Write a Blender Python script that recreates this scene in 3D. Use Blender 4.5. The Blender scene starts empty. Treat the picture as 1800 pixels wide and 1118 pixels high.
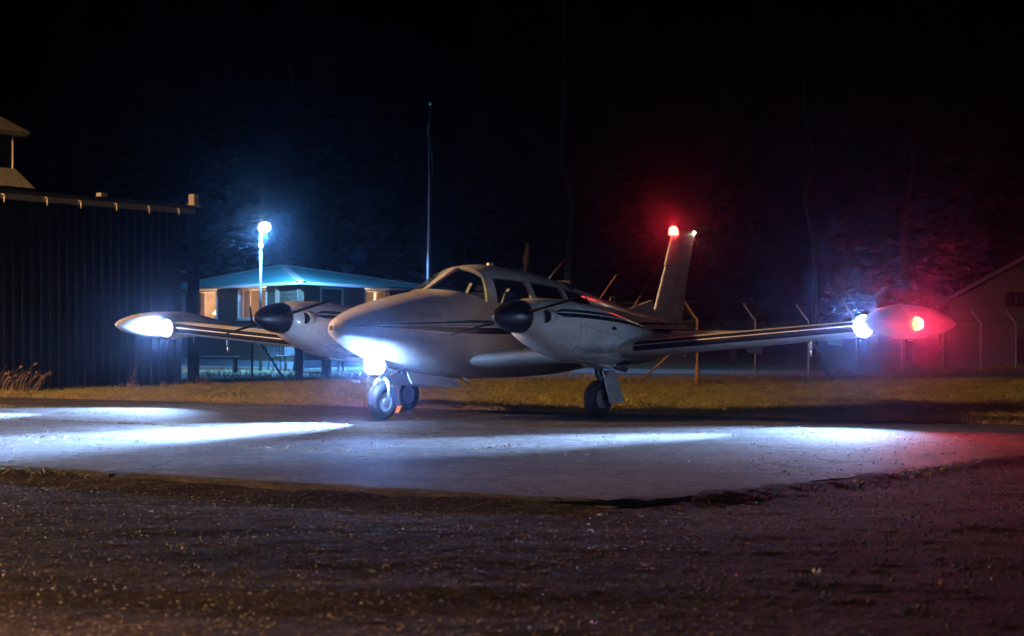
import bpy, bmesh, math, random
import numpy as np
from mathutils import Vector, Matrix

random.seed(7); RNG = np.random.default_rng(11)
SC = bpy.context.scene
COL = SC.collection
R = math.radians

# ------------------------------------------------------------------ camera
cam_data = bpy.data.cameras.new('camera'); cam = bpy.data.objects.new('camera', cam_data)
COL.objects.link(cam); SC.camera = cam
CAM_H = 0.99
cam.location = (0, 0, CAM_H)
cam.rotation_euler = (R(90) + math.atan(29 / 3600), 0, 0)
cam_data.sensor_width = 36; cam_data.lens = 72
cam_data.clip_start = 0.1; cam_data.clip_end = 3000
cam_data.dof.use_dof = True; cam_data.dof.focus_distance = 23.5; cam_data.dof.aperture_fstop = 4.0

# ------------------------------------------------------------------ world (night sky after dusk)
world = bpy.data.worlds.new('World'); SC.world = world; world.use_nodes = True
wn = world.node_tree; wn.nodes.clear()
wo = wn.nodes.new('ShaderNodeOutputWorld'); wb = wn.nodes.new('ShaderNodeBackground')
sky = wn.nodes.new('ShaderNodeTexSky'); sky.sky_type = 'NISHITA'; sky.sun_disc = False
sky.sun_elevation = R(-4.5); sky.sun_rotation = R(200)
wb.inputs['Strength'].default_value = 0.10
wn.links.new(sky.outputs[0], wb.inputs[0]); wn.links.new(wb.outputs[0], wo.inputs[0])

# ------------------------------------------------------------------ exposure and sampling
SC.view_settings.view_transform = 'Standard'; SC.view_settings.look = 'None'
SC.view_settings.exposure = 0.0; SC.view_settings.gamma = 1.0; SC.view_settings.use_curve_mapping = False
SC.render.engine = 'CYCLES'
cy = SC.cycles
cy.use_denoising = True
try: cy.denoiser = 'OPENIMAGEDENOISE'
except Exception: pass
cy.max_bounces = 6; cy.diffuse_bounces = 3; cy.glossy_bounces = 3; cy.transmission_bounces = 4
cy.transparent_max_bounces = 12; cy.volume_bounces = 0
cy.sample_clamp_indirect = 4.0; cy.sample_clamp_direct = 0.0
cy.caustics_reflective = False; cy.caustics_refractive = False
cy.use_light_tree = True

# ------------------------------------------------------------------ helpers
def link(o, parent=None):
    COL.objects.link(o)
    if parent is not None: o.parent = parent
    return o
def mesh_obj(name, verts, faces, mat=None, parent=None, smooth=False, edges=()):
    me = bpy.data.meshes.new(name); me.from_pydata([tuple(v) for v in verts], list(edges), [tuple(f) for f in faces])
    if mat is not None: me.materials.append(mat)
    if smooth: me.polygons.foreach_set('use_smooth', [True] * len(me.polygons))
    me.update()
    return link(bpy.data.objects.new(name, me), parent)
def np_mesh(name, V, F, mat, parent=None):
    """V (n,3) float, F (m,k) int, all faces k-gons"""
    me = bpy.data.meshes.new(name); n, (m, k) = len(V), F.shape
    me.vertices.add(n); me.vertices.foreach_set('co', np.asarray(V, np.float32).ravel())
    me.loops.add(m * k); me.loops.foreach_set('vertex_index', F.astype(np.int32).ravel())
    me.polygons.add(m); me.polygons.foreach_set('loop_start', np.arange(0, m * k, k, dtype=np.int32))
    me.update(calc_edges=True); me.validate()
    if mat is not None: me.materials.append(mat)
    return link(bpy.data.objects.new(name, me), parent)
def empty(name, loc=(0, 0, 0), rz=0.0):
    o = bpy.data.objects.new(name, None); o.empty_display_size = 0.2
    o.location = loc; o.rotation_euler = (0, 0, rz); return link(o)
def tag(o, label=None, cat=None, group=None, kind=None):
    if label: o['label'] = label
    if cat: o['category'] = cat
    if group: o['group'] = group
    if kind: o['kind'] = kind
    return o
class MB:
    """collects boxes, tubes and prisms into one mesh"""
    def __init__(s): s.v = []; s.f = []
    def add(s, V, F):
        b = len(s.v); s.v += [tuple(p) for p in V]; s.f += [tuple(i + b for i in f) for f in F]; return s
    def box(s, x0, x1, y0, y1, z0, z1, M=None):
        V = [Vector((x, y, z)) for z in (z0, z1) for (x, y) in ((x0, y0), (x1, y0), (x1, y1), (x0, y1))]
        if M is not None: V = [M @ p for p in V]
        return s.add(V, [(3, 2, 1, 0), (4, 5, 6, 7), (0, 1, 5, 4), (1, 2, 6, 5), (2, 3, 7, 6), (3, 0, 4, 7)])
    def hexa(s, P): return s.add(P, [(3, 2, 1, 0), (4, 5, 6, 7), (0, 1, 5, 4), (1, 2, 6, 5), (2, 3, 7, 6), (3, 0, 4, 7)])
    def tube(s, pts, r, n=8, caps=True):
        pts = [Vector(p) for p in pts]; m = len(pts)
        rr = r if isinstance(r, (list, tuple)) else [r] * m
        V = []; prev = None
        for i, p in enumerate(pts):
            d = (pts[min(i + 1, m - 1)] - pts[max(i - 1, 0)]).normalized()
            a = prev if prev is not None else (Vector((0, 0, 1)) if abs(d.z) < .9 else Vector((1, 0, 0)))
            u = (a - d * a.dot(d)).normalized(); w = d.cross(u); prev = u
            V += [p + (u * math.cos(2 * math.pi * k / n) + w * math.sin(2 * math.pi * k / n)) * rr[i] for k in range(n)]
        F = [(i * n + k, i * n + (k + 1) % n, (i + 1) * n + (k + 1) % n, (i + 1) * n + k) for i in range(m - 1) for k in range(n)]
        if caps: F += [tuple(range(n - 1, -1, -1)), tuple(range((m - 1) * n, m * n))]
        return s.add(V, F)
    def lathe(s, prof, n=24, M=None):
        """prof = [(axial, radius)], around local X"""
        V = []
        for a, r in prof:
            for k in range(n):
                t = 2 * math.pi * k / n; p = Vector((a, r * math.cos(t), r * math.sin(t)))
                V.append(M @ p if M is not None else p)
        m = len(prof)
        F = [(i * n + k, (i + 1) * n + k, (i + 1) * n + (k + 1) % n, i * n + (k + 1) % n) for i in range(m - 1) for k in range(n)]
        F += [tuple(range(n)), tuple(range(m * n - 1, (m - 1) * n - 1, -1))]
        return s.add(V, F)
    def build(s, name, mat, parent=None, smooth=False): return mesh_obj(name, s.v, s.f, mat, parent, smooth)
def fix_normals(o):
    bm = bmesh.new(); bm.from_mesh(o.data); bmesh.ops.remove_doubles(bm, verts=bm.verts, dist=1e-5)
    bmesh.ops.recalc_face_normals(bm, faces=bm.faces); bm.to_mesh(o.data); bm.free(); return o
def edge_smooth(o, ang=40):
    """smooth shading with hard edges above ang degrees"""
    bm = bmesh.new(); bm.from_mesh(o.data)
    for f in bm.faces: f.smooth = True
    for e in bm.edges:
        e.smooth = not (len(e.link_faces) == 2 and e.calc_face_angle(0) > R(ang))
    bm.to_mesh(o.data); bm.free(); return o
def copy_tree(o, parent=None):
    c = o.copy(); COL.objects.link(c); c.parent = parent
    for ch in list(o.children): copy_tree(ch, c)
    return c

# value noise for relief
def vnoise(x, y, seed=0):
    xi = np.floor(x).astype(np.int64); yi = np.floor(y).astype(np.int64); fx = x - xi; fy = y - yi
    fx = fx * fx * (3 - 2 * fx); fy = fy * fy * (3 - 2 * fy)
    def h(a, b):
        n = (a * 374761393 + b * 668265263 + seed * 1442695041) & 0x7fffffff
        n = ((n ^ (n >> 13)) * 1274126177) & 0x7fffffff
        return ((n ^ (n >> 16)) & 0xffff) / 65535.0
    return (h(xi, yi) * (1 - fx) + h(xi + 1, yi) * fx) * (1 - fy) + (h(xi, yi + 1) * (1 - fx) + h(xi + 1, yi + 1) * fx) * fy
def fbm(x, y, o=4, seed=0):
    t = 0; a = .5
    for k in range(o): t = t + a * (vnoise(x, y, seed + k) - .5); x = x * 2.03; y = y * 2.03; a *= .5
    return t

# ------------------------------------------------------------------ materials
class NT:
    def __init__(s, name):
        s.m = bpy.data.materials.new(name); s.m.use_nodes = True; s.t = s.m.node_tree; s.t.nodes.clear()
        s.out = s.t.nodes.new('ShaderNodeOutputMaterial')
        s.b = s.t.nodes.new('ShaderNodeBsdfPrincipled'); s.t.links.new(s.b.outputs[0], s.out.inputs[0])
        s._co = None
    def n(s, kind, **kw):
        o = s.t.nodes.new(kind)
        for k, v in kw.items(): setattr(o, k, v)
        return o
    def set(s, sock, v):
        if isinstance(v, bpy.types.NodeSocket): s.t.links.new(v, sock)
        else: sock.default_value = v
    def co(s, which='Object'):
        if s._co is None: s._co = s.n('ShaderNodeTexCoord')
        return s._co.outputs[which]
    def math(s, op, a, b=None, c=None, clamp=False):
        o = s.n('ShaderNodeMath', operation=op, use_clamp=clamp)
        for i, v in enumerate((a, b, c)):
            if v is not None: s.set(o.inputs[i], v)
        return o.outputs[0]
    def xyz(s):
        o = s.n('ShaderNodeSeparateXYZ'); s.t.links.new(s.co(), o.inputs[0]); return o.outputs
    def noise(s, scale, detail=4, rough=.55, stretch=None):
        o = s.n('ShaderNodeTexNoise'); o.inputs['Scale'].default_value = scale
        o.inputs['Detail'].default_value = detail; o.inputs['Roughness'].default_value = rough
        v = s.co()
        if stretch:
            mp = s.n('ShaderNodeMapping'); mp.inputs['Scale'].default_value = stretch; s.t.links.new(v, mp.inputs[0]); v = mp.outputs[0]
        s.t.links.new(v, o.inputs['Vector']); return o.outputs['Fac']
    def ramp(s, fac, stops):
        o = s.n('ShaderNodeValToRGB'); e = o.color_ramp.elements
        while len(e) < len(stops): e.new(.5)
        for i, (p, c) in enumerate(stops):
            e[i].position = p; e[i].color = (c, c, c, 1) if isinstance(c, (int, float)) else (*c, 1)
        s.t.links.new(fac, o.inputs[0]); return o.outputs[0]
    def mix(s, fac, a, b, mode='MIX'):
        o = s.n('ShaderNodeMix', data_type='RGBA', blend_type=mode); s.set(o.inputs[0], fac)
        for i, v in ((6, a), (7, b)): s.set(o.inputs[i], (*v, 1) if isinstance(v, tuple) and len(v) == 3 else v)
        return o.outputs[2]
    def band(s, v, lo, hi, soft=.002):
        a = s.n('ShaderNodeMapRange', interpolation_type='SMOOTHSTEP'); s.set(a.inputs[0], v)
        s.set(a.inputs[1], s.math('SUBTRACT', lo, soft) if not isinstance(lo, float) else lo - soft)
        s.set(a.inputs[2], s.math('ADD', lo, soft) if not isinstance(lo, float) else lo + soft)
        b = s.n('ShaderNodeMapRange', interpolation_type='SMOOTHSTEP'); s.set(b.inputs[0], v)
        s.set(b.inputs[1], s.math('SUBTRACT', hi, soft) if not isinstance(hi, float) else hi - soft)
        s.set(b.inputs[2], s.math('ADD', hi, soft) if not isinstance(hi, float) else hi + soft)
        return s.math('MULTIPLY', a.outputs[0], s.math('SUBTRACT', 1.0, b.outputs[0]))
    def bump(s, h, strength=.4, dist=.01):
        o = s.n('ShaderNodeBump'); o.inputs['Strength'].default_value = strength; o.inputs['Distance'].default_value = dist
        s.t.links.new(h, o.inputs['Height']); s.t.links.new(o.outputs[0], s.b.inputs['Normal'])
    def base(s, c, rough=.5, metal=0.0, coat=0.0, spec=None):
        s.set(s.b.inputs['Base Color'], (*c, 1) if isinstance(c, tuple) else c)
        s.set(s.b.inputs['Roughness'], rough); s.set(s.b.inputs['Metallic'], metal)
        if coat: s.b.inputs['Coat Weight'].default_value = coat; s.b.inputs['Coat Roughness'].default_value = .08
        if spec is not None: s.b.inputs['Specular IOR Level'].default_value = spec
        return s.m
def plain(name, c, rough=.5, metal=0.0, coat=0.0, nscale=8.0, var=.25, bump=0.0):
    t = NT(name); n = t.noise(nscale, 5)
    k = t.ramp(n, [(.3, 1 - var), (.7, 1.0)])
    t.base(t.mix(1.0, (*c, 1), k, 'MULTIPLY'), t.math('ADD', rough, t.math('MULTIPLY', t.math('SUBTRACT', n, .5), .25)), metal, coat)
    if bump: t.bump(n, bump, .01)
    return t.m
def emit(name, c, strength):
    t = NT(name); t.base((.02, .02, .02), .3)
    t.b.inputs['Emission Color'].default_value = (*c, 1); t.b.inputs['Emission Strength'].default_value = strength
    return t.m
def glass(name, tint=(.8, .85, .85), rough=.02):
    t = NT(name); t.t.nodes.remove(t.b)
    tr = t.n('ShaderNodeBsdfTransparent'); tr.inputs[0].default_value = (*tint, 1)
    gl = t.n('ShaderNodeBsdfGlossy'); gl.inputs['Roughness'].default_value = rough
    lw = t.n('ShaderNodeLayerWeight'); lw.inputs[0].default_value = .5
    fac = t.math('ADD', .05, t.math('MULTIPLY', t.math('POWER', lw.outputs['Facing'], 4.0), .9))
    mx = t.n('ShaderNodeMixShader'); t.t.links.new(fac, mx.inputs[0])
    t.t.links.new(tr.outputs[0], mx.inputs[1]); t.t.links.new(gl.outputs[0], mx.inputs[2]); t.t.links.new(mx.outputs[0], t.out.inputs[0])
    return t.m

M = {}
WHITE = (.56, .56, .55)
def aircraft_paint(name, kind):
    t = NT(name); x, y, z = t.xyz()
    dirt = t.ramp(t.noise(3.0, 8, .65, (.5, 1, 2.5)), [(.32, .66), (.5, .92), (.65, 1.0)])
    speck = t.ramp(t.noise(60.0, 3, .5), [(.30, .55), (.38, 1.0)])
    c = t.mix(1.0, (*WHITE, 1), dirt, 'MULTIPLY'); c = t.mix(.5, c, speck, 'MULTIPLY')
    dark = (.012, .013, .022); green = (.012, .05, .038)
    if kind == 'fuselage':
        # two dark stripes that run from the nose to the tail
        nx = t.math('SUBTRACT', 3.0, x)
        cen = t.math('ADD', 1.095, t.math('MULTIPLY', t.math('MINIMUM', nx, 2.4), -.006))
        spread = t.math('MINIMUM', t.math('MULTIPLY', t.math('MAXIMUM', nx, 0.0), .09), 1.0)
        zr = t.math('SUBTRACT', z, cen)
        g = t.math('MULTIPLY', spread, .35); g = t.math('MINIMUM', g, .055)
        s1 = t.band(zr, t.math('MULTIPLY', g, .75), t.math('MULTIPLY', g, 1.35), .003)
        s2 = t.band(zr, t.math('MULTIPLY', g, -1.6), t.math('MULTIPLY', g, -.25), .003)
        s3 = t.band(zr, t.math('MULTIPLY', g, .15), t.math('MULTIPLY', g, .3), .002)
        c = t.mix(s1, c, green); c = t.mix(s2, c, dark); c = t.mix(s3, c, dark)
        # panel joints
        for px in (2.62, 2.05, 1.35, -.02, -.78, -1.9, -2.6): c = t.mix(t.math('MULTIPLY', t.band(x, px - .003, px + .003, .002), .55), c, (.05, .05, .06))
        zl = t.math('ADD', z, t.math('MULTIPLY', x, -.09))
        ln = t.math('MULTIPLY', t.band(zl, .825, .831, .002), t.band(x, 1.2, 2.3, .01)); c = t.mix(t.math('MULTIPLY', ln, .7), c, (.05, .05, .06))
    if kind == 'nacelle':
        nx = t.math('SUBTRACT', 1.78, x)
        on = t.band(x, -1.3, 1.76, .01)
        sag = t.math('MULTIPLY', t.math('POWER', t.math('MAXIMUM', nx, 0.0), 2.0), -.028)
        zr = t.math('SUBTRACT', t.math('SUBTRACT', z, 1.235), t.math('ADD', sag, t.math('MULTIPLY', nx, -.012)))
        w = t.math('MINIMUM', t.math('MULTIPLY', t.math('MAXIMUM', nx, 0.0), .2), .040)
        s1 = t.math('MULTIPLY', on, t.band(zr, t.math('MULTIPLY', w, .35), t.math('MULTIPLY', w, 1.2), .003))
        s2 = t.math('MULTIPLY', on, t.band(zr, t.math('MULTIPLY', w, -1.1), t.math('MULTIPLY', w, .05), .003))
        c = t.mix(s1, c, green); c = t.mix(s2, c, dark)
        oil = t.math('MULTIPLY', t.ramp(t.noise(9.0, 5, .6, (.12, 1, 1)), [(.46, 0.0), (.62, .75)]), t.math('MULTIPLY', t.band(z, .4, .86, .10), t.band(x, -2.0, 1.35, .2)))
        c = t.mix(oil, c, (.045, .038, .032))
        j = t.band(t.math('ADD', x, t.math('MULTIPLY', t.math('POWER', t.math('SUBTRACT', z, 1.0), 2.0), -.9)), 1.277, 1.283, .003)
        j = t.math('MULTIPLY', j, t.band(z, .78, 1.5, .02)); c = t.mix(t.math('MULTIPLY', j, .7), c, (.04, .045, .05))
        zl = t.math('ADD', z, t.math('MULTIPLY', x, -.18))
        ln = t.math('MULTIPLY', t.band(zl, .868, .874, .003), t.band(x, .42, 1.26, .01)); c = t.mix(t.math('MULTIPLY', ln, .7), c, (.04, .045, .05))
    if kind == 'wing':
        ay = t.math('ABSOLUTE', y)
        zr = t.math('SUBTRACT', z, t.math('ADD', .66, t.math('MULTIPLY', ay, .0786)))
        on = t.math('MULTIPLY', t.band(ay, 2.32, 5.4, .01), t.band(x, .16, 1.5, .003))
        s1 = t.math('MULTIPLY', on, t.band(zr, .026, .066, .002)); s2 = t.math('MULTIPLY', on, t.band(zr, -.045, .016, .002))
        t.set(t.b.inputs['Specular IOR Level'], t.math('MULTIPLY', t.math('SUBTRACT', 1.0, t.math('ADD', s1, s2)), .3))
        c = t.mix(s1, c, dark); c = t.mix(s2, c, dark)
        for py in (2.9, 3.5, 4.1, 4.7): c = t.mix(t.math('MULTIPLY', t.band(ay, py - .002, py + .002, .002), .4), c, (.06, .06, .06))
    if kind == 'wing': return t.base(c, t.math('ADD', .40, t.math('MULTIPLY', t.noise(5.0, 4), .2)), 0.0, 0.0)
    r = t.math('ADD', .12, t.math('MULTIPLY', t.noise(5.0, 4), .25))
    return t.base(c, r, 0.0, .3)
for k in ('fuselage', 'nacelle', 'wing', 'plain'): M['paint_' + k] = aircraft_paint('aircraft_paint_' + k, k)
M['spinner'] = plain('spinner_black', (.005, .006, .014), .38, 0.0, 0, 6, .3)
_t = NT('propeller_black'); M['blade'] = _t.base(_t.ramp(_t.noise(10.0), [(.3, .004), (.7, .007)]), .8, 0.0, 0.0, .08)
M['rubber'] = plain('tyre_rubber', (.022, .022, .022), .75, 0, 0, 30, .4, .2)
M['metal'] = plain('brushed_metal', (.52, .53, .55), .35, .9, 0, 20, .3)
M['dark_metal'] = plain('dark_metal', (.03, .03, .033), .5, .4, 0, 14, .4)
M['grey_paint'] = plain('grey_paint', (.32, .34, .35), .45, 0, 0, 10, .25)
M['black'] = plain('black_interior', (.012, .012, .014), .7, 0, 0, 10, .3)
M['seat'] = plain('seat_cloth', (.012, .013, .018), .9, 0, 0, 20, .4)
M['glass'] = glass('aircraft_glass', (.62, .68, .70), .02)
M['pane'] = glass('window_pane', (.85, .87, .87), .03)
M['yellow'] = plain('yellow_placard', (.55, .42, .06), .5, 0, 0, 20, .2)

# ------------------------------------------------------------------ the place's axes: the apron lies square to the aircraft
PSI = R(36.33)
FWD = Vector((-math.sin(PSI), -math.cos(PSI), 0)); LFT = Vector((math.cos(PSI), -math.sin(PSI), 0))
AC = Vector((-.17, 25.41, 0)); AC_RZ = math.atan2(FWD.y, FWD.x)
def ap(X, Y, z=0.0): return AC + FWD * X + LFT * Y + Vector((0, 0, z))

# ================================================================== ground
def gmat(name, stops, scale, rough, bump, bdist=.01, speck=None, detail=8, scale2=None):
    t = NT(name); n = t.noise(scale, detail, .65); c = t.ramp(n, stops)
    if scale2:
        c = t.mix(1.0, c, t.ramp(t.noise(scale2, 4, .6), [(.3, .55), (.7, 1.15)]), 'MULTIPLY')
    if speck:
        v = t.n('ShaderNodeTexVoronoi'); v.inputs['Scale'].default_value = speck; t.t.links.new(t.co(), v.inputs['Vector'])
        k = t.ramp(v.outputs['Distance'], [(.06, 1.0), (.12, 0.0)]); c = t.mix(t.math('MULTIPLY', k, .5), c, (.42, .40, .37))
    t.base(c, rough if not isinstance(rough, tuple) else t.ramp(n, [(.35, rough[0]), (.65, rough[1])]))
    t.bump(t.noise(scale * 2.5, 6, .7), bump, bdist)
    return t.m
M['earth'] = gmat('dark_earth', [(.3, (.030, .026, .018)), (.7, (.075, .06, .035))], 1.2, .9, .5, .03)
M['lawn'] = gmat('lawn_soil', [(.3, (.06, .045, .016)), (.7, (.18, .135, .045))], 6.0, .95, .6, .02)
def gravel():
    t = NT('dirty_gravel'); n1 = t.noise(60.0, 10, .85); n2 = t.noise(1.4, 6, .65, (.35, 1.3, 1)); n3 = t.noise(9.0, 6, .7, (.5, 1, 1))
    c = t.ramp(n1, [(.38, (.008, .0065, .0078)), (.5, (.042, .034, .038)), (.63, (.20, .165, .18))])
    c = t.mix(1.0, c, t.ramp(n2, [(.34, .35), (.52, .9), (.68, 1.5)]), 'MULTIPLY'); c = t.mix(1.0, c, t.ramp(n3, [(.35, .55), (.65, 1.25)]), 'MULTIPLY')
    n5 = t.noise(17.0, 14, .88); c = t.mix(1.0, c, t.ramp(n5, [(.38, .2), (.5, .75), (.63, 2.2)]), 'MULTIPLY')  # last mottle puts the grain of raking light into the gravel's colour
    vs = t.n('ShaderNodeTexVoronoi'); vs.inputs['Scale'].default_value = 48.0; t.t.links.new(t.co(), vs.inputs['Vector'])
    sp = t.ramp(vs.outputs['Distance'], [(.06, 1.0), (.16, 0.0)]); c = t.mix(t.math('MULTIPLY', sp, .4), c, (.20, .17, .15))
    t.base(c, t.ramp(n1, [(.35, .8), (.65, 1.0)]), 0.0, 0.0, .03); t.bump(t.math('ADD', n1, t.math('MULTIPLY', n3, .5)), 1.0, .03); return t.m
M['gravel'] = gravel()
def concrete():
    t = NT('worn_concrete')
    n1 = t.noise(22.0, 12, .72); n2 = t.noise(1.1, 6, .65); n3 = t.noise(.35, 4, .6); n4 = t.noise(3.0, 8, .7, (1, 1, 1))
    c = t.ramp(n1, [(.28, (.030, .027, .026)), (.5, (.085, .078, .076)), (.72, (.165, .155, .152))])
    c = t.mix(1.0, c, t.ramp(n2, [(.32, .55), (.5, .95), (.7, 1.25)]), 'MULTIPLY')
    c = t.mix(1.0, c, t.ramp(n3, [(.35, .7), (.65, 1.2)]), 'MULTIPLY')
    n5 = t.noise(8.0, 14, .86); c = t.mix(1.0, c, t.ramp(n5, [(.38, .25), (.5, .8), (.62, 1.5)]), 'MULTIPLY')  # mottle imitates the grain that raking light gives the relief
    c = t.mix(t.math('MULTIPLY', t.ramp(n4, [(.60, 0.0), (.70, 1.0)]), .55), c, (.02, .017, .014))
    # hairline cracks
    wv = t.n('ShaderNodeTexNoise'); wv.inputs['Scale'].default_value = 1.6; wv.inputs['Detail'].default_value = 5; t.t.links.new(t.co(), wv.inputs['Vector'])
    ad = t.n('ShaderNodeVectorMath', operation='MULTIPLY_ADD'); t.t.links.new(wv.outputs['Color'], ad.inputs[0]); ad.inputs[1].default_value = (.9, .9, .9); t.t.links.new(t.co(), ad.inputs[2])
    v = t.n('ShaderNodeTexVoronoi', feature='DISTANCE_TO_EDGE'); v.inputs['Scale'].default_value = .42; t.t.links.new(ad.outputs[0], v.inputs['Vector'])
    cr = t.ramp(v.outputs['Distance'], [(.004, 1.0), (.010, 0.0)]); c = t.mix(t.math('MULTIPLY', cr, t.ramp(n2, [(.45, 0.0), (.55, .9)])), c, (.012, .010, .008))
    vs = t.n('ShaderNodeTexVoronoi'); vs.inputs['Scale'].default_value = 34.0; t.t.links.new(t.co(), vs.inputs['Vector'])
    sp = t.ramp(vs.outputs['Distance'], [(.05, 1.0), (.13, 0.0)]); c = t.mix(t.math('MULTIPLY', sp, .45), c, (.30, .29, .28))  # pale specks in the colour imitate sparkling glints
    t.base(c, t.ramp(n1, [(.35, .6), (.65, .95)]), 0.0, 0.0, .08)
    hh = t.math('ADD', t.math('ADD', n1, t.math('MULTIPLY', n4, .6)), t.math('MULTIPLY', cr, -1.0)); t.bump(hh, 1.0, .035); return t.m
M['concrete'] = concrete()
M['path'] = gmat('pale_yard_gravel', [(.3, (.20, .20, .20)), (.7, (.36, .36, .35))], 5.0, .9, .5, .01)
M['grass'] = None
def grass_mat(name, a, b, c3):
    t = NT(name); c = t.ramp(t.noise(.7, 6, .7), [(.3, a), (.5, b), (.72, c3)])
    c = t.mix(1.0, c, t.ramp(t.noise(40.0, 2), [(.3, .6), (.7, 1.3)]), 'MULTIPLY')
    return t.base(c, .7)
M['grass'] = grass_mat('autumn_grass', (.10, .105, .015), (.20, .172, .024), (.31, .24, .05))
M['dry_grass'] = grass_mat('dry_grass', (.16, .10, .05), (.24, .15, .08), (.30, .2, .12))

M['edge'] = gmat('dirty_slab_edge', [(.3, (.02, .016, .011)), (.5, (.05, .038, .025)), (.75, (.11, .085, .06))], 18.0, .9, .8, .02)
SLAB_FAR, SLAB_NEAR, SLAB_SIDE = -1.25, 10.35, 8.57
# the far ground sheet
g = mesh_obj('ground', [(-900, -300, -.30), (900, -300, -.30), (900, 1500, -.30), (-900, 1500, -.30)], [(0, 1, 2, 3)], M['earth'])
tag(g, 'dark earth reaching to the horizon', kind='structure')
# gravel in front of the apron, lower than the slabs
def ac_coords(x, y):
    dx, dy = x - AC.x, y - AC.y
    return dx * FWD.x + dy * FWD.y, dx * LFT.x + dy * LFT.y
def gravel_z(x, y):
    X, Y = ac_coords(x, y)
    d = np.maximum(np.maximum(X - SLAB_NEAR, Y - SLAB_SIDE), 0)
    z = -.052 - .015 * np.exp(-((d - .7) / .6) ** 2) + (.035 + .08 * fbm(x * 1.3, y * 1.3, 3, 41)) * np.exp(-(d / .16) ** 2) + .05 * fbm(x * .35, y * 1.2, 4, 3) + .022 * fbm(x * 1.6, y * 3.0, 4, 9) + .016 * fbm(x * 14, y * 14, 2, 21)
    z = np.where(np.maximum(X - SLAB_NEAR, Y - SLAB_SIDE) < -.10, np.minimum(z, -.11), z)
    return z
def grid_sheet(name, x0, x1, y0, y1, st, zf, mat):
    xs = np.arange(x0, x1 + st / 2, st); ys = np.arange(y0, y1 + st / 2, st); gx, gy = np.meshgrid(xs, ys)
    V = np.stack([gx.ravel(), gy.ravel(), zf(gx, gy).ravel()], 1)
    nx, ny = len(xs), len(ys); i = (np.arange(ny - 1)[:, None] * nx + np.arange(nx - 1)[None]).ravel()
    o = np_mesh(name, V, np.stack([i, i + 1, i + nx + 1, i + nx], 1), mat)
    o.data.polygons.foreach_set('use_smooth', np.ones(len(o.data.polygons), bool)); return o
g = grid_sheet('gravel', -7.0, 9.0, 4.0, 18.5, .035, gravel_z, M['gravel']); tag(g, 'rough brown gravel in front of the concrete apron', kind='structure')
g = grid_sheet('gravel_margin', -40, 40, -24, 24, .8, lambda x, y: -.20 + .03 * fbm(x * .4, y * .4, 3, 5), M['gravel']); tag(g, 'coarse gravel around the apron', kind='structure')
# loose stones in the gravel, too many to count
def stones(n, xr, yr, smin, smax, zf, mat, name, keep=None):
    x = RNG.uniform(*xr, n * 3); y = RNG.uniform(*yr, n * 3)
    k = np.abs(x) < .27 * y + .8
    if keep is not None: k &= keep(x, y)
    x, y = x[k][:n], y[k][:n]; n = len(x)
    s = smin + (smax - smin) * RNG.random(n) ** 7
    z = zf(x, y) + s * .15
    D = np.array([(1, 0, 0), (-1, 0, 0), (0, 1, 0), (0, -1, 0), (0, 0, 1), (0, 0, -1)], float)
    V = D[None] * (s[:, None, None] * RNG.uniform(.5, 1.1, (n, 6, 1))); V[:, :, 2] *= .7
    a = RNG.uniform(0, 6.28, n); c, sn = np.cos(a)[:, None], np.sin(a)[:, None]
    vx = V[:, :, 0] * c - V[:, :, 1] * sn; vy = V[:, :, 0] * sn + V[:, :, 1] * c
    V = np.stack([vx + x[:, None], vy + y[:, None], V[:, :, 2] + z[:, None]], 2).reshape(-1, 3)
    T = np.array([(0, 2, 4), (2, 1, 4), (1, 3, 4), (3, 0, 4), (2, 0, 5), (1, 2, 5), (3, 1, 5), (0, 3, 5)])
    return np_mesh(name, V, (T[None] + (np.arange(n) * 6)[:, None, None]).reshape(-1, 3), mat)
off_slab = lambda x, y: np.logical_or(ac_coords(x, y)[0] > SLAB_NEAR + .03, ac_coords(x, y)[1] > SLAB_SIDE + .03)
M['stone'] = gmat('loose_stone', [(.35, (.015, .012, .013)), (.5, (.04, .033, .036)), (.68, (.13, .108, .115))], 5.0, (.25, .6), .3, .004)
tag(stones(90000, (-7, 9), (5.2, 18), .002, .013, gravel_z, M['stone'], 'gravel_stones', off_slab), 'loose stones lying in the brown gravel', kind='stuff')

# apron: concrete slabs with recessed joints
on_slab = lambda x, y: np.logical_and(np.logical_and(ac_coords(x, y)[0] < SLAB_NEAR - .2, ac_coords(x, y)[1] < SLAB_SIDE - .2), ac_coords(x, y)[0] > SLAB_FAR)
tag(stones(16000, (-9, 9), (11.5, 31), .003, .013, lambda x, y: np.full(len(x), .002), M['stone'], 'apron_grit', on_slab), 'loose grit scattered on the concrete apron', kind='stuff')
apron = mesh_obj('apron', [ap(X, Y, -.16) for X, Y in ((SLAB_FAR + .05, -30), (SLAB_NEAR - .06, -30), (SLAB_NEAR - .06, SLAB_SIDE - .06), (SLAB_FAR + .05, SLAB_SIDE - .06))], [(0, 1, 2, 3)], M['earth'])
tag(apron, 'worn concrete apron of large slabs', kind='structure')
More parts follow.
